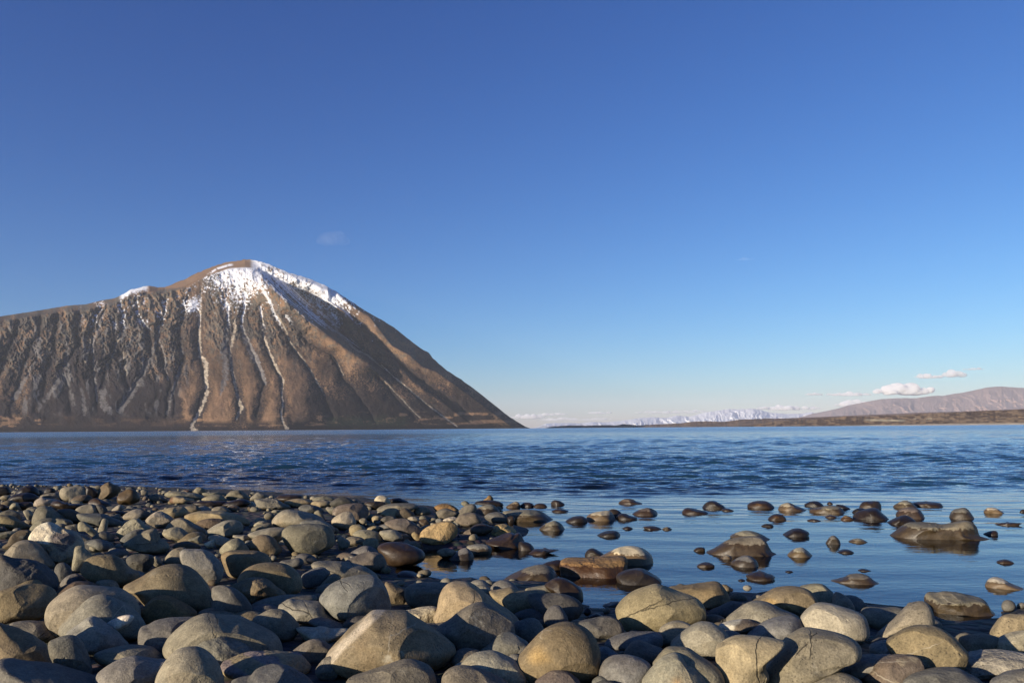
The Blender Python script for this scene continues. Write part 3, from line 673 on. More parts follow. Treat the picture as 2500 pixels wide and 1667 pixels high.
G|g||stone with a lit rim over a big blue shadow, left of the tall hump-backed one|1690,240 1750,170 1850,140 2050,120 2250,130 2350,150 2400,300 2300,480 2000,520 1800,480 1700,380
G|e||dark lens-shaped stone behind the flat white slab|310,700 400,645 550,640 700,690 860,775 700,830 450,810
G|d||black stone in the hollow behind the largest peaked stone|780,760 900,640 1100,610 1250,640 1150,760 900,800
G|p|ar|crumbly white stone left against the tall hump-backed one|1640,560 1800,520 1950,485 2120,475 2180,520 2160,640 2080,710 1900,720 1750,640
G|c|sv|largest stone in front, broad tan peak with a pale streaked left edge|560,1200 640,1080 780,930 900,800 1050,690 1150,610 1230,562 1400,555 1700,555 1800,600 1950,690 2150,830 2350,990 2430,1080 2400,1180 2200,1350 1800,1450 1300,1450 900,1450 640,1340
G|o|ar|small rusty jagged stone in front of the largest peaked one|1560,1290 1650,1200 1760,1120 1850,1108 1950,1170 2100,1240 2240,1290 2200,1330 1950,1340
G|g||broad low stone at the bottom edge in front of the largest peaked one|850,1560 1100,1450 1300,1380 1500,1310 1700,1255 1850,1260 1980,1300 2080,1360 2140,1480 2150,1600 2100,1750 1500,1850 1000,1800
G|e|r|purplish stone in shade at the left foot of the largest peaked one|410,1400 500,1250 600,1190 700,1220 760,1350 700,1500 500,1520
H|y|c|tall hump-backed cream stone right of the centre, beside the pool|100,500 130,330 190,210 280,140 400,122 540,130 650,180 780,270 900,370 1030,470 1180,570 1280,670 1300,760 1100,800 700,800 300,760 110,710 50,640
H|g|s|mottled arched stone with a black arch-shaped shadow, below the tall hump-backed one|90,780 250,680 400,560 560,470 680,432 800,440 950,500 1060,590 1170,680 1210,790 1200,900 1000,1050 700,1150 400,1120 220,950 100,860
H|m||smooth grey-green stone left of the large round stone with a hollow|680,1090 780,990 900,900 1020,840 1100,832 1200,860 1300,920 1420,1000 1400,1080 1300,1150 1150,1200 950,1180 750,1150
H|g||small grey stone right of the largest peaked one's foot|275,1260 300,1180 380,1110 500,1072 620,1080 720,1120 650,1250 500,1330 330,1320
H|q||pale whitish dome near the bottom edge, right of the largest peaked one|340,1350 450,1290 540,1200 680,1135 850,1112 960,1125 1080,1180 1200,1240 1290,1320 1360,1420 1385,1520 1300,1600 900,1650 500,1550
H|g||grey rounded stone at the bottom edge in front of the pale whitish dome|150,1560 190,1450 280,1370 420,1335 600,1350 780,1400 950,1480 1100,1560 1200,1700 1000,1850 400,1850 150,1750
H|c|v|large round brown stone with a hollow near its top and a yellow stain|1240,1250 1330,1110 1450,980 1570,860 1700,770 1850,715 1980,703 2100,725 2230,790 2330,880 2400,1000 2440,1150 2430,1350 2350,1500 2200,1600 1900,1600 1500,1550 1300,1400
H|f||brownish dome at the bottom edge below the large round stone with a hollow|1500,1568 1600,1480 1720,1410 1850,1392 1980,1410 2080,1480 2160,1568 2150,1750 1550,1750
H|l||small light stone top behind the right slope of the tall hump-backed one|650,170 750,160 830,200 890,250 800,290 700,250
H|y||tan saddle-shaped stone right of the tall hump-backed one|850,270 950,240 1060,215 1160,200 1250,235 1380,255 1480,290 1560,350 1590,430 1560,510 1400,560 1200,600 1050,500
H|l||low flat tan stone behind the long black shaded one at the pool|1340,235 1500,195 1680,170 1800,190 1920,280 1980,340 1700,360 1450,320
H|b|x|glossy dark red-brown stone at the near edge of the pool|1620,180 1720,100 1820,60 1920,65 2040,120 2160,210 2190,280 2180,420 2000,400 1800,330
H|d||long black shaded stone below the glossy red-brown one|1400,300 1600,285 1900,300 2080,350 2190,440 2190,540 2100,650 1900,720 1600,600 1450,480
H|e||blue-black dome above the large round stone with a hollow|1630,640 1680,510 1760,460 1860,465 1940,560 1980,680 1900,780 1700,780
H|d|s|dark stone with white speckles right of the tall hump-backed one|1200,590 1350,520 1480,510 1600,560 1670,630 1660,730 1500,720 1300,680
H|e||shaded dome left above the large round stone with a hollow|1190,720 1300,670 1430,635 1540,660 1620,760 1640,850 1500,1000 1300,950 1200,850
H|g||small grey stone in the dip below the tall hump-backed one|-60,710 100,715 220,700 200,800 120,900 0,850 -100,780
I|y|c|big whale-backed sandy stone by the pool, right of the centre|605,500 640,440 700,370 850,260 1020,195 1170,160 1250,175 1380,215 1550,280 1700,330 1800,380 1870,460 1900,560 1880,680 1700,760 1400,820 1200,850 900,830 750,800 650,680 610,570
I|c||tan flat-topped stone behind the big whale-backed one|1350,205 1600,175 1850,145 2030,122 2110,150 2200,260 2250,380 2230,450 2050,510 1850,450 1500,330
I|d||dark shaded stone right of the tan flat-topped one|1930,560 2080,480 2250,400 2400,420 2470,440 2450,560 2300,640 2100,660
I|e||low blue-black stone behind the smooth round dome, right of centre|1890,640 1950,585 2080,595 2190,660 2180,740 2000,760
I|f|s|small pink-speckled pointed stone against the big whale-backed one|1530,670 1600,590 1700,485 1780,495 1880,580 1970,680 1950,740 1700,750 1580,730
I|l||green-grey stone in front of the big whale-backed one|1230,800 1300,730 1400,690 1500,678 1600,700 1700,760 1650,850 1500,980 1380,1040 1290,1020 1200,950
I|l||smooth round tan dome with a round shadow, right of the green-grey stone|1390,1000 1500,890 1650,780 1780,710 1880,698 2000,715 2120,780 2200,850 2240,930 2200,1080 2000,1200 1700,1150 1450,1100
I|l||long ridge-like stone slanting down behind the bottom peaked cream one|1130,1330 1180,1220 1250,1130 1340,1060 1500,1055 1650,1080 1800,1180 2000,1310 2120,1420 2170,1568 2100,1700 1700,1700 1300,1500
I|q||peaked cream stone with an ochre stain at the bottom edge|980,1568 1050,1430 1170,1300 1280,1200 1400,1150 1480,1148 1550,1190 1620,1280 1750,1360 1870,1450 1950,1600 1900,1800 1100,1800
I|f||pinkish log-like stone half in shade left of the bottom peaked cream one|720,1150 780,1040 850,970 920,955 1030,985 1150,1040 1280,1090 1260,1170 1150,1280 950,1290 780,1230
I|e||long blue-black stone under the big whale-backed one|440,1000 550,920 750,860 1000,850 1180,850 1280,900 1250,1050 1000,1100 700,1100 500,1080
I|f||thin reddish stone rim between the whale-backed and the long blue-black stones|780,825 900,797 1150,815 1230,840 1150,880 900,870
I|d|as|dark speckled angular slab left of the big whale-backed one|60,700 300,640 480,615 620,650 700,740 720,850 600,950 400,950 200,850 100,780
I|n||bluish shaded dome near the bottom edge right of the large round stone|370,1340 450,1240 560,1185 700,1175 850,1190 1000,1240 1110,1320 1080,1450 980,1600 700,1700 450,1620 350,1480
I|n||small bluish stone behind the bluish shaded dome|370,1060 480,1050 580,1110 640,1170 560,1240 420,1280 360,1180
I|e||dark stone entering the bottom edge left of the bluish shaded dome|250,1568 350,1475 450,1490 560,1568 550,1700 300,1700
I|b|w|flat reddish stone in the pool touching the big whale-backed one|410,455 540,420 660,405 680,450 560,490 450,480
I|k|x|upper of two small black lumps at the near edge of the pool|140,560 180,490 230,490 260,550 200,610
I|k|x|lower of two small black lumps at the near edge of the pool|220,620 320,570 400,590 430,640 300,660
J|c||humped brown stone with a yellow stained belly, right beach|510,410 600,350 700,280 820,215 960,193 1100,190 1240,210 1350,260 1430,350 1450,430 1380,510 1270,580 1190,630 1050,600 850,560 650,500
J|l||smooth pale stone behind the humped brown one, at the pool|1180,195 1300,155 1440,140 1540,165 1640,240 1710,330 1740,430 1600,480 1400,450 1250,300
J|g||curled grey stone at the pool, right behind the smooth pale one|1690,270 1780,280 1880,340 1950,420 1980,530 1850,560 1700,520 1650,400
J|g|s|grey-brown sloping stone in front of the humped brown one|105,690 150,620 280,520 400,440 530,402 680,410 800,450 950,530 1180,630 1150,720 900,780 500,800 200,780
J|f|sv|pink-grey stone with a thin white rim, left of the plain grey wedge|20,750 120,700 300,665 450,660 560,700 640,740 560,830 450,880 300,880 100,800
J|n||plain grey wedge-shaped stone above the two broad bottom stones|430,860 520,800 650,710 800,655 950,625 1100,625 1190,660 1250,740 1260,820 1150,900 1000,950 700,930 480,900
J|q|cv|large pale stone with veins and an arched shadow, right beach|1190,640 1250,550 1340,470 1440,425 1580,430 1750,470 1950,530 2100,600 2160,680 2190,800 2180,900 2050,980 1800,960 1500,880 1280,800 1220,730
J|d||low dark stone between the curled grey and the large pale veined one|1580,440 1680,420 1790,445 1860,490 1700,500
K|g|v|flat stone with a straight white line at the pool, behind the pale peaked one|10,530 80,485 250,485 450,505 610,515 600,650 450,760 300,800 150,750 30,650
J|l|cs|very broad pale grey stone with a long crack, bottom right|560,1500 700,1270 830,1100 960,950 1080,870 1180,815 1290,795 1500,830 1750,880 1900,930 2010,990 2080,1080 2060,1190 1900,1240 1800,1330 1650,1430 1400,1520 1100,1580 800,1620
J|y|c|broad tan stone with a round black shadow, left of the cracked broad one|-10,1060 60,990 180,920 330,882 500,890 700,910 900,950 980,990 880,1100 760,1200 700,1350 750,1500 650,1650 300,1700 50,1500 -10,1250
K|l|s|pale peaked stone behind the large brown dome, right beach|205,960 230,870 330,780 450,680 560,570 680,450 800,405 920,403 1000,460 1050,570 1070,720 1000,850 700,980 400,1020 250,1010
K|g|wav|grey block with a ragged wet line, standing in the pool at right|920,370 960,285 1080,290 1200,272 1400,290 1600,330 1770,380 1850,470 1880,590 1790,660 1600,660 1400,640 1200,660 1050,600 960,450
K|c|sv|large brown dome with fine white edge lines, bottom right|370,980 480,880 620,790 800,740 1000,750 1150,790 1290,870 1400,970 1500,1080 1560,1170 1500,1350 1300,1450 900,1480 600,1350 450,1150
K|n||shaded bluish stone left against the large brown dome|130,1040 280,970 400,960 520,1010 610,1090 630,1180 500,1230 200,1200
K|g||grey stone with a slanted shadow right of the large brown dome|1410,930 1550,880 1750,860 1900,890 2000,930 1980,1030 1850,1120 1600,1150 1480,1080
K|y|s|yellowish dome by the pool at the right edge of the photo|1845,870 1900,740 1990,640 2100,585 2250,580 2400,600 2450,800 2200,950 1950,930
K|s|s|pale speckled stone at the right edge below the yellowish dome|1880,980 2000,910 2150,840 2349,815 2450,830 2450,1150 2200,1200 1950,1130
K|s|sr|long pale speckled stone reaching the right edge near the bottom|1000,1400 1150,1340 1350,1240 1550,1160 1750,1125 2000,1118 2250,1150 2450,1200 2450,1350 2200,1420 1800,1480 1400,1480
K|n||bluish shaded stone in the lower right corner|1850,1568 1950,1480 2100,1410 2349,1370 2450,1370 2450,1800 1900,1800
K|e||long dark stone on the bottom edge below the large brown dome|610,1568 650,1490 740,1440 900,1420 1100,1385 1300,1380 1450,1400 1600,1480 1750,1568 1800,1750 700,1800
K|f|v|brown stone with pale patches left below the large brown dome|20,1480 100,1420 170,1350 220,1250 380,1190 550,1165 720,1180 850,1210 920,1320 925,1410 800,1500 600,1600 300,1600 100,1550
J|n||blue shaded slab between the broad cracked stone and the brown patched one|1700,1400 1850,1300 1950,1230 2100,1180 2349,1165 2550,1180 2500,1300 2350,1400 2100,1480 1850,1500
J|l||low light stone at the bottom edge right of the broad cracked one|1340,1560 1500,1480 1680,1440 1850,1450 1980,1500 2090,1580 2050,1750 1500,1750
P|d|w|dark left neighbour of the small cream half-wet stone in the pool|555,352 610,315 680,308 720,330 715,360 620,367
P|p|w|small cream half-wet stone with its mirror image, far side of the pool|718,310 760,285 850,268 900,275 935,330 920,348 800,352 725,345
P|d|w|dark stone behind the right end of the small cream half-wet one|890,262 940,258 985,290 970,330 900,320
P|k|w|black lump right of the small cream half-wet stone|940,320 970,292 1010,290 1060,310 1100,320 1080,340 980,350
P|f|w|grey-topped oval in the pool right of the black lump|1060,295 1110,262 1180,247 1240,265 1265,295 1200,312 1100,308
P|k|w|small dark pebble mid-pool between a brown oval and two low pebbles|988,402 1020,386 1050,390 1068,405 1030,413
P|d|w|brown oval stone alone in the pool below the small cream half-wet one|795,455 850,428 920,420 960,430 972,455 920,464 850,464
P|b|w|low flat brown pebble beside the round pale one, mid-pool|1140,390 1200,383 1250,390 1285,408 1230,415 1170,405
P|l|w|round pale pebble in the pool, right of the low flat brown one|1288,405 1320,390 1350,398 1362,414 1310,417
P|b|wx|glossy brown bone-shaped stone on the far side of the pool|1435,280 1460,248 1510,250 1560,262 1635,280 1600,295 1480,298
P|k|w|dark smooth dome in the ripples right of the bone-shaped one|1590,245 1620,205 1670,193 1720,210 1765,245 1700,262 1620,260
P|b|w|thin flat stone right of the dark smooth dome in the ripples|1728,260 1780,250 1832,268 1780,276
P|f|w|low grey-topped stone among ripples behind the small cream half-wet one|960,205 1000,180 1060,180 1100,200 1145,212 1080,222 980,218
P|b|w|small tan-topped stone among ripples, left far side of the pool|450,205 475,187 520,195 555,225 500,238 455,225
P|b|w|flat reddish pebble awash between the tan-topped one and the cream one|455,268 500,253 580,268 540,280 480,280
P|d|w|small black stone left behind the smooth cream oval in the pool|700,600 735,558 780,555 850,600 840,630 730,628
P|w|w|smooth cream oval with a black wet foot, middle of the pool|800,640 870,590 960,548 1060,540 1150,560 1210,610 1215,660 1190,700 1100,700 950,690
P|o|war|rusty rough slab lying in front of the smooth cream oval|505,680 540,635 700,630 850,625 1010,620 1030,680 1010,750 930,780 800,795 640,790 540,760
P|g|w|wedge-shaped half-wet stone left of the rusty rough slab|85,795 160,750 280,700 380,680 450,695 490,740 495,800 400,835 250,840 130,825
P|b|w|dark brown stone between the half-wet wedge and the rusty slab|385,680 450,648 530,645 540,720 480,740
P|d|wv|dark wet stone with crossing pale veins right of the rusty slab|940,760 1010,720 1120,708 1200,740 1280,795 1240,840 1100,850 980,830
P|b|w|small brown stone at the left tip of the half-wet shark-back one|1525,565 1560,543 1610,548 1600,580 1545,582
Q|g|w|large half-wet shark-back stone in the middle right of the pool|-240,590 -170,550 -70,490 40,465 130,460 200,480 240,540 260,600 150,610 -50,608
Q|l|w|light-topped stone just behind the half-wet shark-back one|-70,470 -20,440 60,420 150,435 230,475 210,495 0,480
Q|n|w|grey flat dome in front of the half-wet shark-back one|-45,655 10,620 60,608 110,618 155,660 150,700 80,715 0,700 -35,680
P|l|w|small pale pebble between the shark-back stone and the grey flat dome|1728,620 1765,600 1810,612 1800,635 1740,637
P|b|w|small brown dome in the pool left of the grey flat dome|1550,680 1600,658 1650,662 1685,685 1630,706 1570,698
Q|b|w|low brown stone in the near pool below the grey flat dome|65,755 130,735 190,730 240,750 290,765 230,795 150,800 95,785
Q|k|w|speck-like dark pebble left of the low brown stone in the near pool|5,792 30,783 62,792 35,800
J|b|w|small brown tip in the water behind the tan flat-topped stone|100,165 160,180 240,225 180,265 130,240
Q|b|w|brown rock with a tan spot in the far row, above the glossy dark one|75,235 100,205 170,192 230,200 280,240 240,262 130,262
Q|f|w|rock with a pale patch on its left face, far row of the pool|310,260 325,225 380,207 430,225 520,262 490,280 380,280
Q|k|w|smooth dark dome in the far row, behind the long light-topped one|505,222 550,198 600,195 650,225 620,245 540,245
Q|l|w|long light-topped stone in the far row of the pool|540,265 600,245 720,232 790,250 800,285 740,300 620,300 560,290
Q|k|w|dark stone right behind the long light-topped one in the far row|740,225 800,225 855,255 830,270
Q|b|w|tiny brown bump behind the long light-topped one in the far row|675,222 695,198 722,215 715,228
Q|b|wx|glossy dark stone below the brown rock with a tan spot|230,330 260,300 310,292 350,305 370,335 330,350 260,345
Q|k|w|flat dark pebble below the glossy dark stone|178,382 220,365 275,375 250,392 200,392
Q|b|w|thin brown pebble awash below the long light-topped stone|525,340 570,328 630,342 590,352
Q|b|w|small brown stone awash right of the thin brown pebble|660,318 700,300 750,312 720,326
Q|o|w|small golden stone left of the dark clustered rocks|780,330 820,305 880,330 850,345 800,345
Q|k|w|wide dark rock in front of the dark cluster, far row|870,320 900,280 980,255 1050,250 1100,290 1137,325 1080,340 900,335
Q|b|w|tall notched brown rock at the back of the dark cluster|920,250 940,205 1000,194 1070,200 1090,240 1060,265 950,270
Q|k|w|small black rock at the left of the dark cluster|862,290 890,255 960,250 980,280 920,300
Q|l|w|rock with a pale grey patch behind the pink-brown dome, far row|1180,245 1210,210 1270,190 1330,215 1345,250
Q|b|w|long flat submerged brown rock right of the pale-patched one|1300,215 1400,200 1550,215 1500,240 1350,240
Q|f|w|pink-brown dome behind the long grey slab in the pool|1195,300 1230,255 1310,240 1370,255 1410,310 1400,350 1250,350
Q|k|w|black wedge left of the long grey slab in the pool|1120,365 1200,320 1270,303 1320,325 1350,360 1280,385 1180,383
Q|g|wa|long grey slab with a wet lower half, mirrored in the pool at right|1140,465 1200,415 1270,365 1350,355 1450,360 1560,370 1660,355 1740,345 1800,375 1840,440 1840,480 1700,485 1500,490 1350,492 1200,478
Q|e|w|dark dome with a tan crown behind the right end of the long grey slab|1600,330 1620,270 1680,248 1730,250 1775,300 1785,335 1700,355
Q|p|w|pale-topped stone near the right edge in the far row|1860,280 1890,245 1950,248 2015,290 1940,298
Q|b|w|small reddish wedge right of the long grey slab|1855,445 1910,420 1955,420 1968,445 1930,462
Q|b|w|thin flat brown stone near the right edge above the reddish wedge|1930,378 2000,358 2150,362 2080,382
Q|k|w|tiny dark stone touching the right edge in the far row|2130,280 2150,257 2170,262 2170,287
Q|k|w|blackish ridge alone in the pool right of the shark-back stone|330,460 400,412 460,400 510,415 545,440 490,476 410,474
Q|e|w|upright wet cone in the pool, left of a pale flat pebble|665,515 700,465 730,455 765,480 780,515 760,528 690,526
Q|l|w|pale flat pebble right of the upright wet cone|835,503 880,480 930,480 980,504 920,512
Q|k|w|small black oval below the pale flat pebble|750,582 800,560 850,565 880,580 830,592 780,593
Q|p|w|pale-topped wet stone in mid pool below the blackish ridge|375,608 400,575 450,550 510,552 565,605 520,622 420,622
Q|k|w|speck-like dark pebble above the long half-wet stone near the right beach|905,718 950,705 1010,722 960,728
Q|g|w|half-wet stone with a pointed left tail, near pool at right|690,797 780,780 860,750 950,748 1010,775 1035,810 960,822 800,812
Q|k|w|tiny dark pebble between the pale-topped wet and the tailed stones|360,727 390,718 422,727 395,735
Q|b|w|small brown pebble alone in open water near the right edge|1950,652 2020,635 2085,655 2050,668 1980,663
Q|p|w|cream-topped stone with a brown wet band near the right edge|1870,837 1890,790 1940,770 2000,785 2070,820 2150,855 2080,865 1900,852
K|b|w|tiny reddish pebble in the water left of the yellowish dome|1790,810 1830,790 1870,800 1850,825
"""
CROPS = {'A': (0, 1170, 5.88), 'B': (350, 1170, 5.88), 'C': (700, 1170, 5.88), 'D': (1050, 1170, 5.88),
         'E': (0, 1400, 5.8725), 'F': (350, 1400, 5.8725), 'G': (700, 1400, 5.8725), 'H': (1050, 1400, 5.8725),
         'I': (1400, 1400, 5.8725), 'J': (1750, 1400, 5.8725), 'K': (2100, 1400, 5.8725),
         'P': (1200, 1160, 3.092), 'Q': (1800, 1160, 3.093), 'L': (0, 1160, 3.092)}
# base colours (linear): olive grey, light, cream, dark, black, brown, golden ...; e and partly d carry shade in the grey of many stones
TINTS = {'g': (.205, .190, .150), 'l': (.270, .250, .190), 'm': (.250, .240, .205), 'p': (.47, .43, .33), 'w': (.60, .53, .37),
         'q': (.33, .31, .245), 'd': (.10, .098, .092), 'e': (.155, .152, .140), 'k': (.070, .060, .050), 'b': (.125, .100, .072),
         'o': (.250, .165, .080), 'c': (.215, .175, .110), 'y': (.31, .26, .165), 's': (.34, .31, .25), 'f': (.175, .148, .122),
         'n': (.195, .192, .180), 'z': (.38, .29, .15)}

# ------------------------------------------------------------------ shore line, ground, water
# where the water meets the stones, in photograph pixels, laid down on the lake level
SHORE_PX = [(-900, 1178), (-400, 1182), (0, 1188), (200, 1190), (400, 1193), (640, 1203), (900, 1222), (1040, 1236), (1150, 1255), (1245, 1275),
            (1262, 1305), (1215, 1330), (1120, 1335), (1040, 1340), (960, 1352), (925, 1376), (950, 1402), (1060, 1418), (1200, 1430),
            (1300, 1432), (1395, 1438), (1410, 1480), (1480, 1496), (1560, 1480), (1640, 1452), (1800, 1450), (1960, 1452), (2110, 1490),
            (2250, 1500), (2330, 1535), (2400, 1545), (2440, 1500), (2600, 1480), (3000, 1460), (3800, 1440)]
_s = ground_hit([p[0] for p in SHORE_PX], [p[1] for p in SHORE_PX], 0.0)
SHORE = [(float(a[0]), float(a[1])) for a in _s]
LAND_POLY = [(-300.0, 60.0)] + [(-60.0, 9.5)] + SHORE + [(30.0, 2.6), (300, -5), (300.0, -300.0), (-300.0, -300.0)]


def shore_sd(x, y):
    """signed distance to the water's edge, positive on land"""
    d = seg_dist(x, y, LAND_POLY[:-2])
    return np.where(inside(x, y, LAND_POLY), d, -d)


def ground_z(x, y):
    sd_ = shore_sd(x, y)
    land = 0.022 + 0.045 * smooth01(sd_ / 0.8) + 0.02 * np.clip(sd_ - 2, 0, 40)
    r = np.hypot(x, y)
    water = -0.012 - 0.05 * np.clip(-sd_, 0, 3.0) - 0.14 * np.clip(-sd_ - 1.5, 0, 20)
    return np.where(sd_ > 0, land, water)


# ground: one sheet, fine near the camera and reaching the horizon
nr, nc = 230, 241
rr = np.concatenate([[0.0], np.geomspace(0.3, 60, 190), np.geomspace(75, 60000, nr - 191)])
aa = np.linspace(0, 2 * math.pi, nc)
R_, A_ = np.meshgrid(rr, aa, indexing='ij')
GX, GY = R_ * np.sin(A_), R_ * np.cos(A_)
GZ = ground_z(GX, GY)
GZ += (0.010 * fbm(GX * 5, GY * 5, 3, 3)) * (R_ < 80)
GZ = np.where(R_ > 60, np.where(GY < 0, np.minimum(GZ, 1.5), -6.0), np.minimum(GZ, 1.5))
ground = mesh_obj('ground', np.stack([GX, GY, GZ], -1).reshape(-1, 3), grid_faces(nr, nc), BED)
tag(ground, kind='structure')

# water: polar sheet with modelled waves
rw = np.concatenate([np.geomspace(1.1, 130, 1250), np.geomspace(140, 16000, 60)])
aw = np.radians(np.linspace(-56, 56, 620))
R_, A_ = np.meshgrid(rw, aw, indexing='ij')
WX, WY = R_ * np.sin(A_), R_ * np.cos(A_)
sdw = np.full(WX.shape, -50.0)
near = R_ < 40
sdw[near] = shore_sd(WX[near], WY[near])
# calm in the pool, choppy outside the row of stones
pool_edge_y = np.interp(WX, [-8, -3, 0, 1, 2.5, 4.5, 9], [7.2, 7.0, 6.0, 5.9, 6.2, 6.2, 6.2])
chop = smooth01((WY - pool_edge_y + 0.3) / 2.4)
chop = np.maximum(chop, 0.02 + 0.11 * smooth01((WY - 3.2) / 3.4))
chop_long = chop * smooth01((WY - 6.5) / 6.0)
WZ = np.zeros(WX.shape)
dr = R_ * 0.0039
wr = random.Random(5)
for i in range(72):
    lam = 0.13 * (2.0 / 0.13) ** ((i + wr.random()) / 72)
    th = math.radians(wr.gauss(6, 22))
    kx, ky = math.sin(th) * 2 * math.pi / lam, math.cos(th) * 2 * math.pi / lam
    amp = 0.0060 * lam ** 0.62 * (0.55 + 0.9 * wr.random()) * math.exp(-max(0, lam - 0.6) * 1.5)
    ph = wr.random() * 6.28
    fade = np.clip(1.6 - 3.2 * dr / lam, 0, 1)
    arg = kx * WX + ky * WY + ph
    sn = np.sin(arg)
    lw_ = min(max((lam - .35) / .4, 0), 1)
    WZ += amp * fade * (sn - 0.26 * np.cos(2 * arg)) * (chop * (1 - lw_) + chop_long * lw_)
gust = 0.72 + 0.55 * fbm(WX * 0.22, WY * 0.30, 9, 3)
WZ *= np.clip(gust, 0.45, 1.4)
# shallow swell of the pool itself
WZ += 0.0007 * np.sin(WX * 3.1 + WY * 17 + 1.2 * np.sin(WX * 1.9)) * (1 - chop)
far_a = smooth01((R_ - 25) / 120)
deep = smooth01((-sdw - 1.6) / 3.5)
deep = np.where(near, deep, 1.0)
water = mesh_obj('water', np.stack([WX, WY, WZ], -1).reshape(-1, 3), grid_faces(*WX.shape), WATER,
                 attrs={'deep': ('FLOAT', deep.ravel()), 'chop': ('FLOAT', chop.ravel()), 'far': ('FLOAT', far_a.ravel())})
tag(water, kind='structure')

# ------------------------------------------------------------------ stones
def ico(sub):
    import bmesh
    bm = bmesh.new()
    bmesh.ops.create_icosphere(bm, subdivisions=sub, radius=1.0)
    v = np.array([q.co[:] for q in bm.verts])
    f = np.array([[q.index for q in fc.verts] for fc in bm.faces])
    bm.free()
    return v, f


ICO = {k: ico(k) for k in (2, 3, 4, 5, 6)}


def closed_spline(pts, n=120):
    P = np.array(pts, float)
    m = len(P)
    t = np.linspace(0, m, n, endpoint=False)
    i = t.astype(int)
    f = (t - i)[:, None]
    p0, p1, p2, p3 = P[(i - 1) % m], P[i % m], P[(i + 1) % m], P[(i + 2) % m]
    return 0.5 * (2 * p1 + (p2 - p0) * f + (2 * p0 - 5 * p1 + 4 * p2 - p3) * f ** 2 + (3 * p1 - p0 - 3 * p2 + p3) * f ** 3)


def lumps(v, rs, n, kmin, kmax, amp):
    d = np.zeros(len(v))
    for _ in range(n):
        k = rs.normal(size=3)
        k *= rs.uniform(kmin, kmax) / np.linalg.norm(k)
        d += np.sin(v @ k + rs.uniform(0, 6.28)) * rs.uniform(0.4, 1)
    return amp * d / math.sqrt(n)


def stone_mesh(outline, centre, R, U, D, depth, rs, sub, angular=False, rough=False, below=0.0, soft=1.0):
    """outline: (n,2) metres in the R/U plane around centre. Returns world vertices."""
    v, f = ICO[sub]
    v = v.copy()
    a, b, c = v[:, 0], v[:, 1], v[:, 2]
    # planar facets on the side that faces the viewer and on top
    for _ in range(rs.integers(2, 5) + (5 if angular else 0)):
        m = rs.normal(size=3)
        m[1] = -abs(m[1]) - 0.25
        m /= np.linalg.norm(m)
        hgt = rs.uniform(0.64, 0.92)
        dd = v @ m - hgt
        k = 0.95 if angular else 0.75
        cut = np.where(dd > 0, dd * k, 0)
        if not angular:
            cut = np.where(dd > 0, k * dd * smooth01(dd / 0.05), 0)
        v = v - cut[:, None] * m * np.clip(np.abs(m[1]) * 1.6, 0, 1)
    a, b, c = v[:, 0], v[:, 1], v[:, 2]
    rho = np.hypot(a, c)
    th = np.arctan2(c, a)
    oa = np.arctan2(outline[:, 1], outline[:, 0])
    orr = np.hypot(outline[:, 0], outline[:, 1])
    o = np.argsort(oa)
    oa, orr = oa[o], orr[o]
    oa = np.concatenate([oa - 2 * math.pi, oa, oa + 2 * math.pi])
    orr = np.tile(orr, 3)
    rt = np.interp(th, oa, orr)
    # rounder body away from the outline
    wv = smooth01((rho - 0.15) / 0.75)
    blur = np.interp(th, oa, np.convolve(orr, np.ones(31) / 31, 'same'))
    r_eff = rt * wv + blur * (1 - wv)
    X = a / np.maximum(rho, 1e-6) * rho ** 0.95 * r_eff
    Z = c / np.maximum(rho, 1e-6) * rho ** 0.95 * r_eff
    Y = depth * np.sign(b) * np.abs(b) ** (0.86 * soft)
    size = float(np.mean(orr))
    nrm = v / np.maximum(np.linalg.norm(v, axis=1, keepdims=True), 1e-6)
    disp = lumps(nrm, rs, 6, 1.5, 3.5, 0.030 * size) + lumps(nrm, rs, 10, 5, 11, 0.0075 * size)
    if rough or angular:
        disp = disp + lumps(nrm, rs, 14, 9, 22, 0.010 * size)
    if rough:
        q = lumps(nrm, rs, 10, 6, 14, 1.0)
        disp = disp + 0.030 * size * (np.abs(q) - 0.6)
    edge = np.clip(rho, 0, 1)
    disp = disp * (1 - 0.55 * edge ** 4)
    X = X + nrm[:, 0] * disp
    Y = Y + nrm[:, 1] * disp
    Z = Z + nrm[:, 2] * disp
    # the part under the surface goes on down
    if below:
        lo = outline[:, 1].min()
        t = np.clip((lo * 0.35 - Z) / (abs(lo) * 0.65 + 1e-6), 0, 1)
        Z = Z - t * below
    return centre + X[:, None] * R + Y[:, None] * D + Z[:, None] * U, f


def read_stones():
    lst = []
    for line in STONES.strip().splitlines():
        crop, tint, flags, label, pts = line.split('|')
        ox, oy, sc = CROPS[crop]
        P = np.array([[float(q) for q in p.split(',')] for p in pts.split()])
        P = P / sc + np.array([ox, oy])
        lst.append((tint, flags, label, closed_spline(P)))
    return lst


def bbox_area(P):
    x = np.clip(P[:, 0], 0, 2500)
    y = np.clip(P[:, 1], 0, 1667)
    return (x.max() - x.min()) * (y.max() - y.min())


ALL = read_stones()
ALL.sort(key=lambda s: -bbox_area(s[3]))
N_THINGS = 299
loose_v, loose_f, loose_t, loose_k, loose_w, loose_s = [], [], [], [], [], []
loose_n = 0


def line_dist(v, c, Rr, rs, size, n=1):
    best = np.full(len(v), 9.0)
    for _ in range(n):
        a_ = rs.uniform(0, math.pi)
        m = Rr * math.cos(a_) + np.array([0, 0, 1.0]) * math.sin(a_) + rs.normal(size=3) * 0.25
        m /= np.linalg.norm(m)
        d = (v - c) @ m - rs.uniform(-0.45, 0.45) * size
        best = np.where(np.abs(d) < np.abs(best), d, best)
    return best


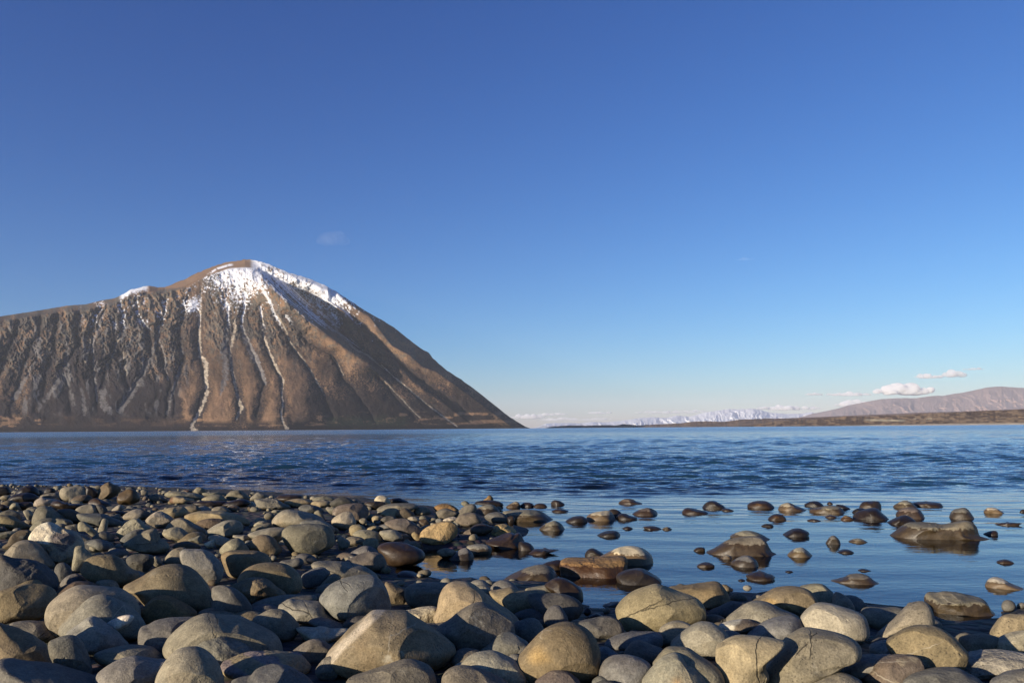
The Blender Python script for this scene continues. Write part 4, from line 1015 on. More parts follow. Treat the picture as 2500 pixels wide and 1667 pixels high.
def add_loose(v, f, tint, traits, wet, seed):
    global loose_n
    loose_v.append(v)
    loose_f.append(f + loose_n)
    n = len(v)
    loose_n += n
    loose_t.append(np.tile(tint, (n, 1)))
    loose_k.append(np.tile(traits, (n, 1)))
    loose_w.append(np.full(n, wet))
    loose_s.append(np.full(n, seed))


SPOTS = []     # x, y, radius of the traced stones, for the pebble filler
for idx, (tint, flags, label, P) in enumerate(ALL):
    rs = np.random.default_rng(1000 + sum(ord(ch) * (i + 1) for i, ch in enumerate(label)))
    wide = P[:, 0].max() - P[:, 0].min()
    tall = P[:, 1].max() - P[:, 1].min()
    xb = (P[:, 0].max() + P[:, 0].min()) / 2
    yb = P[:, 1].max()
    in_pool = 'w' in flags
    zb = 0.0
    if not in_pool:
        g0 = ground_hit(xb, yb, 0.04)
        for _ in range(3):
            zb = max(float(ground_z(np.array([g0[0]]), np.array([g0[1]]))[0]), 0.0)
            g0 = ground_hit(xb, yb, zb)
    else:
        g0 = ground_hit(xb, yb, 0.0)
    # outline centre, biased low so that the front is rounded like the photograph's
    pc = np.array([xb, (P[:, 1].max() + P[:, 1].min()) / 2])
    d0 = float(g0[1])
    m_per_px = d0 / FPX
    half_w = wide * m_per_px / 2
    half_h = tall * m_per_px / 2
    depth = float(np.clip(half_w * rs.uniform(0.62, 0.85), half_h * 0.55, half_h * 2.4))
    if in_pool:
        depth = float(np.clip(half_w * rs.uniform(0.5, 0.7), half_h * 0.5, half_h * 2.4))
    dc = d0 + depth * 0.45
    if in_pool:
        # the widest level of the outline is its water line in the middle of the stone, the lowest pixel the one in front
        yt = 0.5 * (P[P[:, 0].argmin(), 1] + P[P[:, 0].argmax(), 1])
        yt = min(max(yt, yb - 0.34 * tall), yb - 0.12 * tall)
        dt = float(ground_hit(xb, yt, 0.0)[1])
        depth = float(np.clip(dt - d0, half_w * 0.28, half_w * 1.0))
        dc = dt
        P = P.copy()
        lowp = P[:, 1] > yt
        P[lowp, 0] = xb + (P[lowp, 0] - xb) * (1 + 1.1 * smooth01((P[lowp, 1] - yt) / max(yb - yt, 1)))
        P[lowp, 1] = yt + (P[lowp, 1] - yt) * 1.0 + (tall * 0.45 + 4) * smooth01((P[lowp, 1] - yt) / max(yb - yt, 1) * 1.0)
    c = horizontal(pc[0], pc[1], dc)
    view = c - CAM
    view = view / np.linalg.norm(view)
    Rr = np.cross(view, [0, 0, 1.0])
    Rr /= np.linalg.norm(Rr)
    Up = np.cross(Rr, view)
    # outline on the plane through the centre facing the camera
    rays = ray(P[:, 0], P[:, 1])
    tt = ((c - CAM) @ view) / (rays @ view)
    W = CAM + rays * tt[:, None] - c
    outl = np.stack([W @ Rr, W @ Up], 1)
    Dd = np.cross([0, 0, 1.0], Rr)          # horizontal, away from the camera
    if idx < 40:
        sub = 6
    elif idx < 150:
        sub = 5
    else:
        sub = 4
    if idx >= N_THINGS:
        sub = 3
    ang, rgh = 'a' in flags, 'r' in flags
    v, f = stone_mesh(outl, c, Rr, Up, Dd, depth, rs, sub, ang, rgh, below=0.0)
    tcol = np.array(TINTS[tint]) * rs.uniform(0.92, 1.10) * np.array([rs.uniform(0.97, 1.05), 1, rs.uniform(0.94, 1.06)])
    vein = 0.9 if 'v' in flags else (-0.75 if 'c' in flags else 0.0)
    traits = np.array([1.0 if 's' in flags else rs.uniform(0, 0.25), vein, 1.0 if rgh else rs.uniform(0, 0.15)])
    top = c[2] + outl[:, 1].max()
    if 'x' in flags:
        wet = top + 0.2
    elif in_pool:
        dark = tint in 'kbd'
        wet = top * (1.6 if dark else rs.uniform(0.56, 0.70))
    else:
        wet = 0.012
    x_, y_ = float(c[0]), float(c[1])
    SPOTS.append((x_, y_, half_w))
    seed = rs.uniform(0, 10)
    tints = np.tile(tcol, (len(v), 1))
    xn, zn = (v - c) @ Rr / half_w, (v - c) @ Up / max(half_h, 1e-3)
    wn = lumps(v / half_w, np.random.default_rng(3), 16, 3, 16, .5)
    for word, newc, kk in (
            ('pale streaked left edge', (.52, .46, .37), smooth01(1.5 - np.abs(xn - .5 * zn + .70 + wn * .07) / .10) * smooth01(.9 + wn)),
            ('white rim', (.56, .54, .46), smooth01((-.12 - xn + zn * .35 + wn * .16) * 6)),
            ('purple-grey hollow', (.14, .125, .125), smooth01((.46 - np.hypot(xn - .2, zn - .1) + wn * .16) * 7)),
            ('yellow stain', (.40, .28, .12), .8 * smooth01((.34 - np.hypot((xn + .45) * .9, zn + .05) + wn * .10) * 3)),
            ('ochre stain', (.42, .29, .15), .75 * smooth01((.30 - np.hypot(xn * 1.4, zn + .2) + wn * .10) * 3)),
            ('yellow stained', (.36, .26, .12), .8 * smooth01((.36 - np.hypot(xn - .15, (zn + .3) * 1.6) + wn * .10) * 3)),
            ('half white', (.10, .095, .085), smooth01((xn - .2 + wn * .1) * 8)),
            ('pale patches', (.40, .35, .26), .8 * smooth01((wn - .25) * 5)),
            ('pale patch on its left', (.42, .38, .29), smooth01((-.1 - xn + wn * .15) * 8)),
            ('reddish round end', (.17, .10, .065), smooth01((-.6 - xn + wn * .1) * 8)),
            ('lilac banded', (.24, .20, .22), .8 * smooth01((np.sin(xn * 7 + zn * 3 + wn) - .1) * 3)),
            ('dark blotch', (.07, .065, .055), smooth01((.3 - np.hypot(xn, zn - .3) + wn * .12) * 8)),
            ('worn brown face', (.17, .115, .065), .7 * smooth01((.5 - np.hypot(xn - .2, zn + .3) + wn * .12) * 4)),
            ('lichen-blotched', (.34, .32, .25), .7 * smooth01((.22 - np.hypot(xn - .2, zn - .2) + wn * .12) * 6)),
            ('tan spot', (.34, .24, .13), smooth01((.35 - np.hypot(xn + .1, zn - .2) + wn * .15) * 6))):
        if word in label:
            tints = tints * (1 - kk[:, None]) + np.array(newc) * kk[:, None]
    if idx < N_THINGS:
        base = np.array([c[0], c[1], v[:, 2].min()])
        o = mesh_obj('beach_stone' if not in_pool else 'lake_stone', v - base, f, STONE, attrs={
            'tint': ('FLOAT_COLOR', tints), 'traits': ('FLOAT_VECTOR', np.tile(traits, (len(v), 1))),
            'wet_height': ('FLOAT', np.full(len(v), wet)), 'seed': ('FLOAT', np.full(len(v), seed)),
            'line': ('FLOAT', line_dist(v, c, Rr, rs, half_h, 2 if abs(vein) > .5 else 1))})
        o.location = base
        tag(o, label, 'stone', 'stones standing in the shallow water' if in_pool else 'stones of the beach')
        if 'quartz knob' in label:
            kp = horizontal(1695 / 5.8725, 1400 + 715 / 5.8725, dc - depth * 0.78)
            kv, kf = ICO[4]
            kv = kv * (1 + lumps(kv, rs, 6, 2, 5, 0.10))[:, None] * np.array([0.036, 0.018, 0.014]) * (dc / 1.9)
            ca_, sa_ = math.cos(0.35), math.sin(0.35)
            kv = np.stack([kv[:, 0] * ca_ - kv[:, 2] * sa_, kv[:, 1], kv[:, 0] * sa_ + kv[:, 2] * ca_], 1)
            ko = mesh_obj('quartz_knob', kv + (kp - base), kf, STONE, parent=o, attrs={
                'tint': ('FLOAT_COLOR', np.tile([.72, .64, .55], (len(kv), 1))), 'traits': ('FLOAT_VECTOR', np.tile([0, 0, .3], (len(kv), 1))),
                'wet_height': ('FLOAT', np.full(len(kv), -1.0)), 'seed': ('FLOAT', np.full(len(kv), 1.0)), 'line': ('FLOAT', np.full(len(kv), 9.0))})
            ko['label'] = 'white quartz knob'
    else:
        add_loose(v, f, tcol, traits, wet, seed)

# the countless rest: pebbles in the gaps, on the bed of the shallows and beyond the frame
SP = np.array(SPOTS)
pr = np.random.default_rng(99)
names = list('gglmceefbgn')


def scatter(n, xr, yr, r_lo, r_hi, keep, flat=0.6, sub=2, sink=0.25, dark=1.0):
    xs = pr.uniform(*xr, n)
    ys = pr.uniform(*yr, n)
    sdv = shore_sd(xs, ys)
    gz = ground_z(xs, ys)
    k = keep(xs, ys, sdv)
    for x, y, z in zip(xs[k], ys[k], gz[k]):
        r = r_lo * (r_hi / r_lo) ** (pr.random() ** 1.6)
        vv, ff = ICO[sub]
        s3 = np.array([1.0, pr.uniform(0.6, 0.95), pr.uniform(0.42, 0.75) * flat / 0.6]) * r
        v = vv * (1 + lumps(vv, pr, 4, 1.5, 4, 0.09))[:, None] * s3
        t1, t2 = pr.uniform(0, 6.28), pr.normal(0, 0.25)
        Rz = np.array([[math.cos(t1), -math.sin(t1), 0], [math.sin(t1), math.cos(t1), 0], [0, 0, 1]])
        Rx = np.array([[1, 0, 0], [0, math.cos(t2), -math.sin(t2)], [0, math.sin(t2), math.cos(t2)]])
        zc = z + s3[2] * (1 - 2 * sink)
        if z < 0:
            zc = min(zc, -0.012 - 1.25 * s3[2])
        v = v @ (Rz @ Rx).T + np.array([x, y, zc])
        t = np.array(TINTS[names[pr.integers(len(names))]]) * pr.uniform(0.8, 1.15) * dark
        add_loose(v, ff, t, np.array([pr.uniform(0, 0.6), pr.choice([0, 0, 0.5]), 0.1]), 0.02, pr.uniform(0, 10))


def clear_of(xs, ys, mul):
    d = np.hypot(xs[:, None] - SP[None, :, 0], ys[:, None] - SP[None, :, 1])
    return (d > SP[None, :, 2] * mul).all(1)


# gaps between the stones of the beach
scatter(4500, (-5.5, 3.6), (1.3, 8.2), 0.012, 0.030, lambda x, y, s: (s > 0.02 + .55 * (y > 4.5)) & (np.abs(x) < y * 0.72 + 0.3) & clear_of(x, y, 0.6))
# cobbles hidden low between the larger ones
scatter(900, (-5.5, 3.6), (1.3, 8.2), 0.04, 0.075, lambda x, y, s: (s > 0.1 + .5 * (y > 4.5)) & (np.abs(x) < y * 0.72 + 0.3) & clear_of(x, y, 1.0), sink=0.6, sub=3)
# bed of the shallows
scatter(4200, (-6, 7), (2.2, 11), 0.03, 0.12, lambda x, y, s: (s < -0.05) & (s > -3.2) & (np.abs(x) < y * 0.75 + 0.5), flat=0.35, sub=2, sink=0.55, dark=0.8)
# the beach goes on beside and behind the camera
scatter(2600, (-7, 6), (-2.5, 9), 0.06, 0.13, lambda x, y, s: (s > 0.0) & ((np.abs(x) > y * 0.67 + 0.2) | (y < 0.98)) & (np.hypot(x, y) > 0.45) & (np.hypot(x, y) < 9), sub=3)
pebbles = mesh_obj('pebbles', np.concatenate(loose_v), np.concatenate(loose_f), STONE, attrs={
    'tint': ('FLOAT_COLOR', np.concatenate(loose_t)), 'traits': ('FLOAT_VECTOR', np.concatenate(loose_k)),
    'wet_height': ('FLOAT', np.concatenate(loose_w)), 'seed': ('FLOAT', np.concatenate(loose_s)),
    'line': ('FLOAT', np.full(loose_n, 9.0))})
tag(pebbles, 'small pebbles and cobbles filling the gaps between the larger stones', 'pebbles', kind='stuff')

# ------------------------------------------------------------------ the mountain across the lake
D0 = 5000.0
CREST = [(-900, 900), (-500, 830), (-200, 800), (0, 772.6), (36, 767), (100, 757), (165, 746), (208, 743), (250, 733), (280, 728), (293, 722), (320, 707), (350, 700),
         (365, 697), (385, 701), (402, 702), (430, 690), (455, 680), (480, 667), (505, 657), (530, 647), (552, 641), (575, 638), (598, 633), (612, 634), (640, 640), (656, 645),
         (680, 656), (713, 668), (749, 678), (790, 695), (820, 711), (850, 731), (890, 757), (930, 780), (962, 799), (1000, 829),
         (1028, 851), (1046, 860), (1056, 873), (1085, 900), (1121, 923), (1156, 948), (1198, 981), (1243, 1017), (1281, 1040), (1302, 1048)]
cx_, cy_ = np.array(CREST).T
BASE_OFF = 3.0          # the foot goes a little below the water line


def horizon_py(px):
    # photograph row of the level line at column px
    d = np.array([0.0, 1.0, 0.0])
    a = cF[2] + (px - 1250) / FPX * cR[2]
    return 833.5 + FPX * a / cU[2]


nx, nt_ = 1300, 420
px = np.linspace(-520, 1303, nx)
tt = np.linspace(0, 1, nt_)
crest = np.interp(px, cx_, cy_) + .9 * vnoise(px / 7.0, px * 0, 4) * np.clip((px > 300) & (px < 1150), 0.35, 1)
base = horizon_py(px) + BASE_OFF
PX = np.repeat(px[None, :], nt_, 0)
PY = base[None, :] + (crest - base)[None, :] * tt[:, None]
H = np.maximum(horizon_py(px)[None, :] - PY, 0)          # height above the lake in photo pixels
crestH = np.maximum(horizon_py(px) - crest, 1)[None, :]

# fall lines: q is the column where the fall line through a point reaches the lake
Sq = np.array([-900, -300, 0, 100, 300, 400, 480, 560, 695, 845, 1000, 1090, 1400], float)
Ss = np.array([-.9, -.7, -.55, -.5, -.3, -.15, 0, .08, .22, .63, 1.0, 1.2, 1.32])
qs = np.linspace(-1100, 1500, 1600)
Q = np.zeros_like(PX)
for r in range(nt_):
    hrow = np.median(H[r])
    # H varies along the row, so invert in bands of height
for r in range(0, 430):
    pass
hb = np.linspace(0, 430, 216)
inv = np.zeros((len(hb), nx))
for i, h in enumerate(hb):
    xx = qs - np.interp(qs, Sq, Ss) * h * (1 - 0.0 * h)
    xx = np.maximum.accumulate(xx + np.arange(len(qs)) * 1e-3)
    inv[i] = np.interp(px, xx, qs)
hi = np.clip(H / hb[1], 0, len(hb) - 1.001)
i0 = hi.astype(int)
fr_ = hi - i0
cols = np.arange(nx)[None, :]
Q = inv[i0, cols] * (1 - fr_) + inv[i0 + 1, cols] * fr_

# big spurs: (ridge line, gully line) pairs read off the photograph; recession is a sharp drop right of each ridge
def xline(poly):
    P = np.array(sorted(poly, key=lambda p: p[1]))
    return np.interp(PY, P[:, 1], P[:, 0])


r1 = xline([(616, 640), (618, 657), (689, 728), (755, 785), (838, 847), (898, 886), (930, 921), (948, 936), (1060, 1051)])
g1 = xline([(628, 640), (641, 657), (700, 689), (744, 719), (790, 764), (832, 808), (878, 850), (934, 898), (952, 930), (1072, 1051)])
r2 = xline([(819, 712), (868, 752), (898, 767), (927, 805), (957, 844), (1002, 868), (1031, 895), (1064, 907), (1106, 936), (1195, 1002), (1262, 1051)])
r3 = xline([(800, 735), (838, 761), (900, 826), (951, 868), (1002, 927), (1076, 978), (1165, 1051)])
g3 = r3 + 9
r4 = xline([(652, 655), (700, 700), (740, 768), (800, 850), (870, 935), (960, 1051)])
off = np.zeros_like(PX)


def bump_sharp(x, ridge, gully, amp, left, right):
    """+amp towards the viewer at the ridge, -amp at the gully, easing out over left / right pixels"""
    u = (x - ridge)
    wdt = np.maximum(gully - ridge, 1.0)
    a = np.where(u < 0, np.exp(-(u / left) ** 2) * amp, 0)
    mid = (u >= 0) & (u < wdt)
    a = np.where(mid, amp - 2 * amp * smooth01(u / wdt) * 1.0, a)
    uu = u - wdt
    a = np.where(uu >= 0, -amp * np.exp(-(uu / right) ** 2), a)
    return a


fadeb = smooth01(H / 60)
width1 = np.maximum(g1 - r1, 4)
off += bump_sharp(PX, r1, g1, 1.0, 55, 45) * (width1 * 2.57 * 1.45) * smooth01((H - 90) / 70) * 1.6 * smooth01((crestH - H) / 70 + .12)
off += bump_sharp(PX, r3, g3, 1.0, 26, 22) * 34 * smooth01(H / 80)
# the nose turns away behind ridge 2
u2 = np.maximum(PX - r2, 0)
off -= u2 * 2.57 * 2.1 * smooth01(H / 10)
off += np.exp(-((PX - r2) / 22.0) ** 2) * 20 * (PX < r2)
# general wrap of the right flank
off -= 0.9 * 2.57 * np.maximum(PX - 700, 0) * 0.75


def ridged(u, v, seed, octv=3):
    s, a, n = 0, 1.0, 0
    for i in range(octv):
        s = s + a * (1 - 2 * np.abs(vnoise(u, v, seed + 31 * i)))
        n += a
        a *= 0.5
        u, v = u * 2.1 + 3.3, v * 1.9 + 1.7
    return s / n


# chutes read off the photograph (crop 2352 wide of columns 0-1318, rows 586-1074); spurs stand between them
CH = [[(865, 330), (862, 400), (870, 500), (900, 640), (860, 760), (845, 830)],
      [(985, 250), (1000, 350), (1000, 480), (1020, 600), (1050, 740), (1040, 830)],
      [(1062, 230), (1060, 400), (1110, 500), (1155, 620), (1130, 700), (1120, 760)],
      [(1140, 290), (1150, 430), (1180, 520), (1225, 600), (1235, 700), (1238, 830)],
      [(1120, 170), (1180, 280), (1240, 400), (1300, 500), (1350, 570), (1410, 680), (1450, 770)],
      [(1250, 330), (1340, 440), (1450, 500), (1500, 600), (1580, 710), (1640, 800)],
      [(1640, 590), (1700, 660), (1830, 790), (1860, 830)],
      [(1420, 240), (1500, 400), (1570, 480), (1720, 600), (1850, 700), (1990, 810)],
      [(1450, 230), (1600, 420), (1720, 520), (1850, 620), (2000, 720), (2150, 830)],
      [(590, 262), (600, 330), (655, 400), (655, 500), (600, 620), (520, 735)],
      [(520, 262), (545, 330), (520, 430), (462, 560), (440, 640)],
      [(440, 275), (400, 400), (402, 520), (420, 640), (432, 745)],
      [(720, 260), (700, 350), (690, 480), (722, 560), (742, 640), (728, 765)],
      [(812, 250), (780, 400), (800, 520), (762, 640), (760, 760)],
      [(350, 290), (330, 460), (282, 560), (300, 640), (312, 745)],
      [(250, 310), (225, 470), (208, 560), (190, 680)],
      [(180, 310), (168, 400), (112, 520), (60, 680)],
      [(492, 350), (505, 420), (542, 560), (560, 650)],
      [(90, 330), (50, 450), (0, 560), (-40, 700)],
      [(0, 340), (-60, 470), (-130, 640)], [(-120, 350), (-180, 480), (-260, 640)], [(-260, 370), (-330, 500), (-400, 640)],
      [(-420, 400), (-480, 520), (-560, 640)], [(-600, 430), (-660, 540), (-740, 640)]]
cw = 0.5604
CH = [[(x * cw, 586 + y * cw) for x, y in c] for c in CH]
wx = PX + fbm(PX / 30, H / 30, 21, 3) * 7 + fbm(PX / 8, H / 8, 22, 2) * 1.8
wy = PY + fbm(PX / 26, H / 26, 25, 2) * 5
warp = wx - PX
cd1 = np.full(PX.shape, 99.0)
for c in CH:
    m = (PX > min(q[0] for q in c) - 60) & (PX < max(q[0] for q in c) + 60)
    cd1[m] = np.minimum(cd1[m], seg_dist(wx[m], wy[m], c))
left_w = smooth01((490 - PX) / 60)
right_w = smooth01((PX - 640) / 160)
amp_l = smooth01(H / 50) * smooth01((crestH - H) / 14 + .2)
bare_line = np.interp(PX, [300, 402, 455, 505, 560, 600, 625, 650], [735, 705, 702, 674, 655, 653, 655, 640])
amp_l = amp_l * (1 - .96 * smooth01((bare_line - PY) / 8 + .6) * smooth01((640 - PX) / 20) * smooth01((PX - 340) / 20))
cliff = left_w * smooth01((H - 95) / 80)
chute = np.exp(-(cd1 / 5.0) ** 2)
spur = 1 - np.exp(-cd1 / 11.0)                      # 0 in a chute, 1 on the back of a spur
off += spur * (34 + 42 * left_w * smooth01((H - 60) / 120) + 16 * (1 - left_w)) * amp_l
# side ribs and broken rock, without a grain direction
rb = ridged(wx / 21 + .4 * H / 30, H / 27 - wx / 60, 51, 4)
rb2 = ridged(wx / 9, H / 13 + wx / 25, 77, 3)
rock_n = fbm(PX / 5, H / 6.5, 91, 4)
big_n = fbm(wx / 42, H / 46, 93, 3)
off += big_n * (20 + 14 * left_w) * amp_l
off += rb * (3 + 34 * cliff) * amp_l
off += rb2 * (1.2 + 14 * cliff) * amp_l
off += rock_n * (2.0 + 12 * cliff) * amp_l
# crags under the summit and at the heads of the spurs
crag = smooth01((H - 170) / 60 + big_n * .8) * smooth01((PX - 470) / 50) * smooth01((800 - PX) / 80)
off += (rb * 20 + rb2 * 10 + rock_n * 9) * crag * amp_l
trib = ridged(H / 19 - cd1 / 8.5 + fbm(PX / 14, H / 14, 96, 3) * 1.5 + fbm(PX / 60, H / 60, 97, 2) * 2, wx / 40, 98, 2)
off += trib * smooth01(cd1 / 5) * smooth01((34 - cd1) / 16) * (15 * cliff + 9 * crag + 2.0) * amp_l
gul = rb
concave = -rb * .6 - rb2 * .7 + (1 - spur) * 1.6 - .2

# depth of the slope: steeper low, easing at the top; far crest for the brown summit
slope_run = 4.1 * H + 0.0022 * H ** 2
DD = D0 + slope_run - off
top_t = np.clip(H / np.maximum(horizon_py(px) - np.interp(px, cx_, cy_), 1)[None, :], 0, 1)
DD += 420 * smooth01((top_t - 0.955) / 0.045) * smooth01((700 - PX) / 200)
V = horizontal(PX, PY, DD)

# ---- surface cover: what grows or lies where
tus = np.array([.125, .077, .044])
tus2 = np.array([.215, .130, .072])
scrub = np.array([.014, .011, .012])
rock = np.array([.085, .083, .070])
scree = np.array([.135, .127, .122])
pales = np.array([.40, .34, .26])
snow = np.array([.70, .715, .75])
forest = np.array([.022, .030, .018])


def mixc(c, k, new):
    k = np.clip(k, 0, 1)[..., None]
    return c * (1 - k) + new * k


C = np.zeros(PX.shape + (3,)) + tus
fn = fbm(PX / 4, H / 3, 6, 4)
fine = fbm(PX / 1.9, PY / 1.7, 7, 2)
C = mixc(C, smooth01(fbm(wx / 36, H / 50, 5, 3) * 1.8 + 0.35), tus2)
# grey-green outcrops: everywhere on the cliffs, only at the spur heads further right
k = smooth01(rb * 1.2 + rb2 * .9 + fn * 1.6 + .15) * np.maximum(cliff * .95, crag * .9)
C = mixc(C, k * 0.85, rock)
k = smooth01(fbm(PX / 12, H / 12, 27, 3) * 3 - .3 + fn) * smooth01((H - 120) / 60) * smooth01((300 - H) / 60) * (1 - left_w)
C = mixc(C, k * .55, rock)
# dark scrub, dotted: thick at the foot, climbing the chutes
scrub_line = np.interp(PX, [-500, 0, 60, 110, 200, 330, 400, 440, 480, 540, 600, 720, 780, 830, 900, 960, 1020, 1100, 1200, 1300],
                       [70, 45, 60, 120, 175, 165, 110, 90, 60, 45, 30, 25, 110, 120, 135, 130, 100, 75, 40, 25])
k = smooth01((scrub_line - H) / 50 + 1.15 + big_n * 1.5 + fine * 1.5 - spur * .35 * (PX > 470))
C = mixc(C, k * 0.93, scrub)
k = smooth01((1 - spur) * 2.6 - .35 + fine * 1.3) * smooth01((H - 20) / 30) * smooth01((330 - H) / 60)
C = mixc(C, k * 0.75, scrub * 1.25)
k = left_w * smooth01(fbm(wx / 16, H / 34, 35, 3) * 3.2 + .35 + fine * 1.4) * smooth01((260 - H) / 60)
C = mixc(C, k * 0.80, scrub * 1.3)
k = left_w * smooth01(fbm(wx / 12 + 5, H / 32, 15, 3) * 3.4 - .75 + fn * .4) * smooth01((H - 30) / 30) * smooth01((290 - H) / 40)
C = mixc(C, k * 0.8, scree * .85)
# tan lobes left bare between the chutes
k = smooth01((spur - .75) * 5 + big_n * 1.2 + fine * .6) * smooth01((130 - H) / 40) * smooth01((H - 14) / 14) * smooth01((PX - 400) / 40) * smooth01((760 - PX) / 40)
C = mixc(C, k * .85, tus2 * 1.08)
# dry grass near the shore
k = smooth01(fbm(PX / 34, H / 9, 45, 3) * 4 - 0.6 + fine) * smooth01((46 - H) / 10) * smooth01((H - 8) / 6) * np.where((PX > 100) & (PX < 480), .15, .8)
C = mixc(C, k, tus2 * 1.12)
k = smooth01((36 - H) / 10 + fine) * smooth01((PX - 780) / 25) * smooth01((1010 - PX) / 30) * smooth01(0.8 + fn)
C = mixc(C, k * 0.9, forest)
k = smooth01((12 - H) / 5 + fine * .8) * smooth01(0.9 + fn * 1.5)
C = mixc(C, k * 0.8, scrub * 0.8)

# named scree runs, in photograph pixels: (polyline, widths, colour, strength)
RUNS = [
    ([(491, 705), (488, 779), (487, 826), (488, 868), (503, 886), (503, 927), (506, 957), (494, 993), (473, 1029), (467, 1043), (474, 1052)], [2, 2.5, 3, 4, 5, 4.5, 4, 3.5, 3.5, 4, 8], pales, 1.0),
    ([(556, 785), (552, 820), (548, 853), (550, 912), (545, 942), (538, 965)], [2, 6, 8, 8, 6, 1], scree * 1.15, .85),
    ([(574, 780), (572, 815), (562, 853), (565, 898), (574, 936), (583, 975), (589, 996), (577, 1023)], [3, 3, 3, 3, 3, 4, 5, 2], pales * .85, .9),
    ([(590, 770), (592, 805), (600, 826), (613, 856), (628, 883), (643, 921), (649, 939)], [3, 4, 6, 8, 7, 5, 2], scree * 1.35, .9),
    ([(640, 760), (642, 808), (656, 856), (677, 900), (692, 930), (688, 957), (692, 984), (686, 1008), (692, 1035), (700, 1045)], [1.5, 2, 3, 3, 2.5, 2, 2, 2, 2, 4], pales, .95),
    ([(618, 680), (660, 740), (698, 805), (707, 835), (740, 877), (764, 915), (793, 966)], [2, 2, 1.8, 1.8, 1.8, 1.8, 1.5], pales * .8, .9),
    ([(808, 868), (825, 890), (838, 915)], [1, 1.8, 1], pales * .8, .8),
    ([(930, 890), (963, 921), (1046, 990), (1115, 1040)], [1, 1.5, 1.6, 1.8], pales, .9),
    ([(939, 930), (981, 975), (1025, 1020)], [1, 1.4, 1.4], pales * .8, .8),
    ([(796, 749), (823, 808), (868, 853), (898, 868), (936, 900)], [4, 3, 2.2, 2, 1.5], pales * .75, .75),
    ([(253, 767), (226, 838), (229, 898), (238, 981)], [3, 3, 2.5, 2], scree * 1.35, .85),
    ([(295, 808), (280, 853), (259, 900)], [2, 4, 2.5], pales * .7, .85),
    ([(385, 820), (372, 862), (348, 912), (315, 966), (292, 1002)], [2, 5, 7, 8, 6], scree * .85, .9),
    ([(247, 955), (255, 990), (268, 1003)], [4, 9, 7], scree * .95, .9),
    ([(163, 837), (163, 898), (178, 927)], [2, 6, 4], scree * .9, .8),
    ([(95, 865), (60, 927), (36, 972)], [2, 4, 6], scree, .8),
    ([(446, 880), (440, 898), (423, 951), (408, 1010)], [1, 3, 3, 3], scree * 1.05, .85),
    ([(137, 930), (116, 972)], [3, 4], scree * .95, .8),
    ([(203, 965), (206, 1010)], [4, 4], scree * .85, .8),
    ([(301, 860), (310, 915)], [2, 2], pales * .7, .8),
    ([(224, 822), (209, 882)], [2, 3], pales * .7, .8),
    ([(390, 775), (387, 823), (402, 868), (411, 927)], [1.5, 1.8, 1.8, 1.5], scree * 1.3, .8),
    ([(345, 780), (338, 830), (332, 880)], [1, 2, 2], scree, .7),
    ([(668, 735), (676, 760), (672, 790)], [5, 6, 2], scree * 1.3, .6),
]
wob = vnoise(PY / 5, PX / 40, 60) * 1.1 + fbm(PX / 3, PY / 3, 61, 2) * 0.8
for poly, wd, colr, st_ in RUNS:
    xs = [p[0] for p in poly]
    m = (PX > min(xs) - 14) & (PX < max(xs) + 14)
    d, wl = seg_dist(PX[m] + wob[m], PY[m], poly, wd)
    kk = smooth01((wl * (1 + 0.8 * fn[m]) - d) / 1.3 + 0.5) * st_ * (.75 + .5 * fn[m]).clip(.3, 1)
    C[m] = C[m] * (1 - kk[:, None]) + colr * (1 + .35 * rock_n[m])[:, None] * kk[:, None]
    # a shadowing bank left of the wide pale runs comes from a real notch
    DDn = np.exp(-(d / (wl + 1.5)) ** 2) * 7
    V[m] += (DDn[:, None] * ray(PX[m], PY[m]))

# snow: heaviest under the summit, lying longest in the gullies
snow_line = np.interp(PX, [250, 285, 300, 395, 405, 420, 445, 470, 500, 540, 575, 600, 640, 665, 700, 740, 790, 830, 860, 900, 950, 990],
                      [700, 722, 735, 712, 700, 690, 700, 712, 722, 735, 760, 752, 722, 715, 735, 765, 790, 775, 765, 772, 792, 800])
sn = (snow_line - PY) / 30 + concave * 0.8 + fn * 1.7 + fbm(PX / 2.2, PY / 2.6, 67, 2) * 1.6 - 0.5 + fbm(PX / 12, H / 30, 66, 3) * 0.8
k = smooth01(sn * 1.25 - 0.30)
k = np.maximum(k, smooth01((4.2 - cd1 + fn * 2) / 2.5) * smooth01((800 - PY) / 45 + fn) * smooth01((PX - 480) / 20) * smooth01((720 - PX) / 20) * .95) * (0.72 + 0.28 * smooth01(sn * .5))
# snow kept in the big shaded gully
ing = smooth01((PX - r1 + 3) / 5) * smooth01((g1 + 8 - PX) / 8)
k = np.maximum(k, ing * smooth01((800 - PY) / 90 + fine * 0.9 + fbm((PX - r1) / 3.0, PY / 60, 68, 2) * 2.2 - 0.55) * .8)
k = np.maximum(k, smooth01((PX - r3 - 1) / 3) * smooth01((r3 + 10 - PX) / 5) * smooth01((790 - PY) / 25 + fn) * 0.9)
# isolated patch left of the summit face and flecks in the cliffs
d = np.hypot((PX - 470 + (PY - 740) * .3) / 21, (PY - 742) / 20)
k = np.maximum(k, smooth01((1.0 - d + fn * 1.3 + fine * .8) * 1.8) * (PX < 492) * (PY > 720) * 1.0)
fleck = smooth01((concave - 0.25) * 4) * smooth01((H - 235) / 40) * smooth01((470 - PX) / 60) * smooth01((PX - 180) / 60)
k = np.maximum(k, fleck * smooth01(fn * 3 + 0.1) * 0.8)
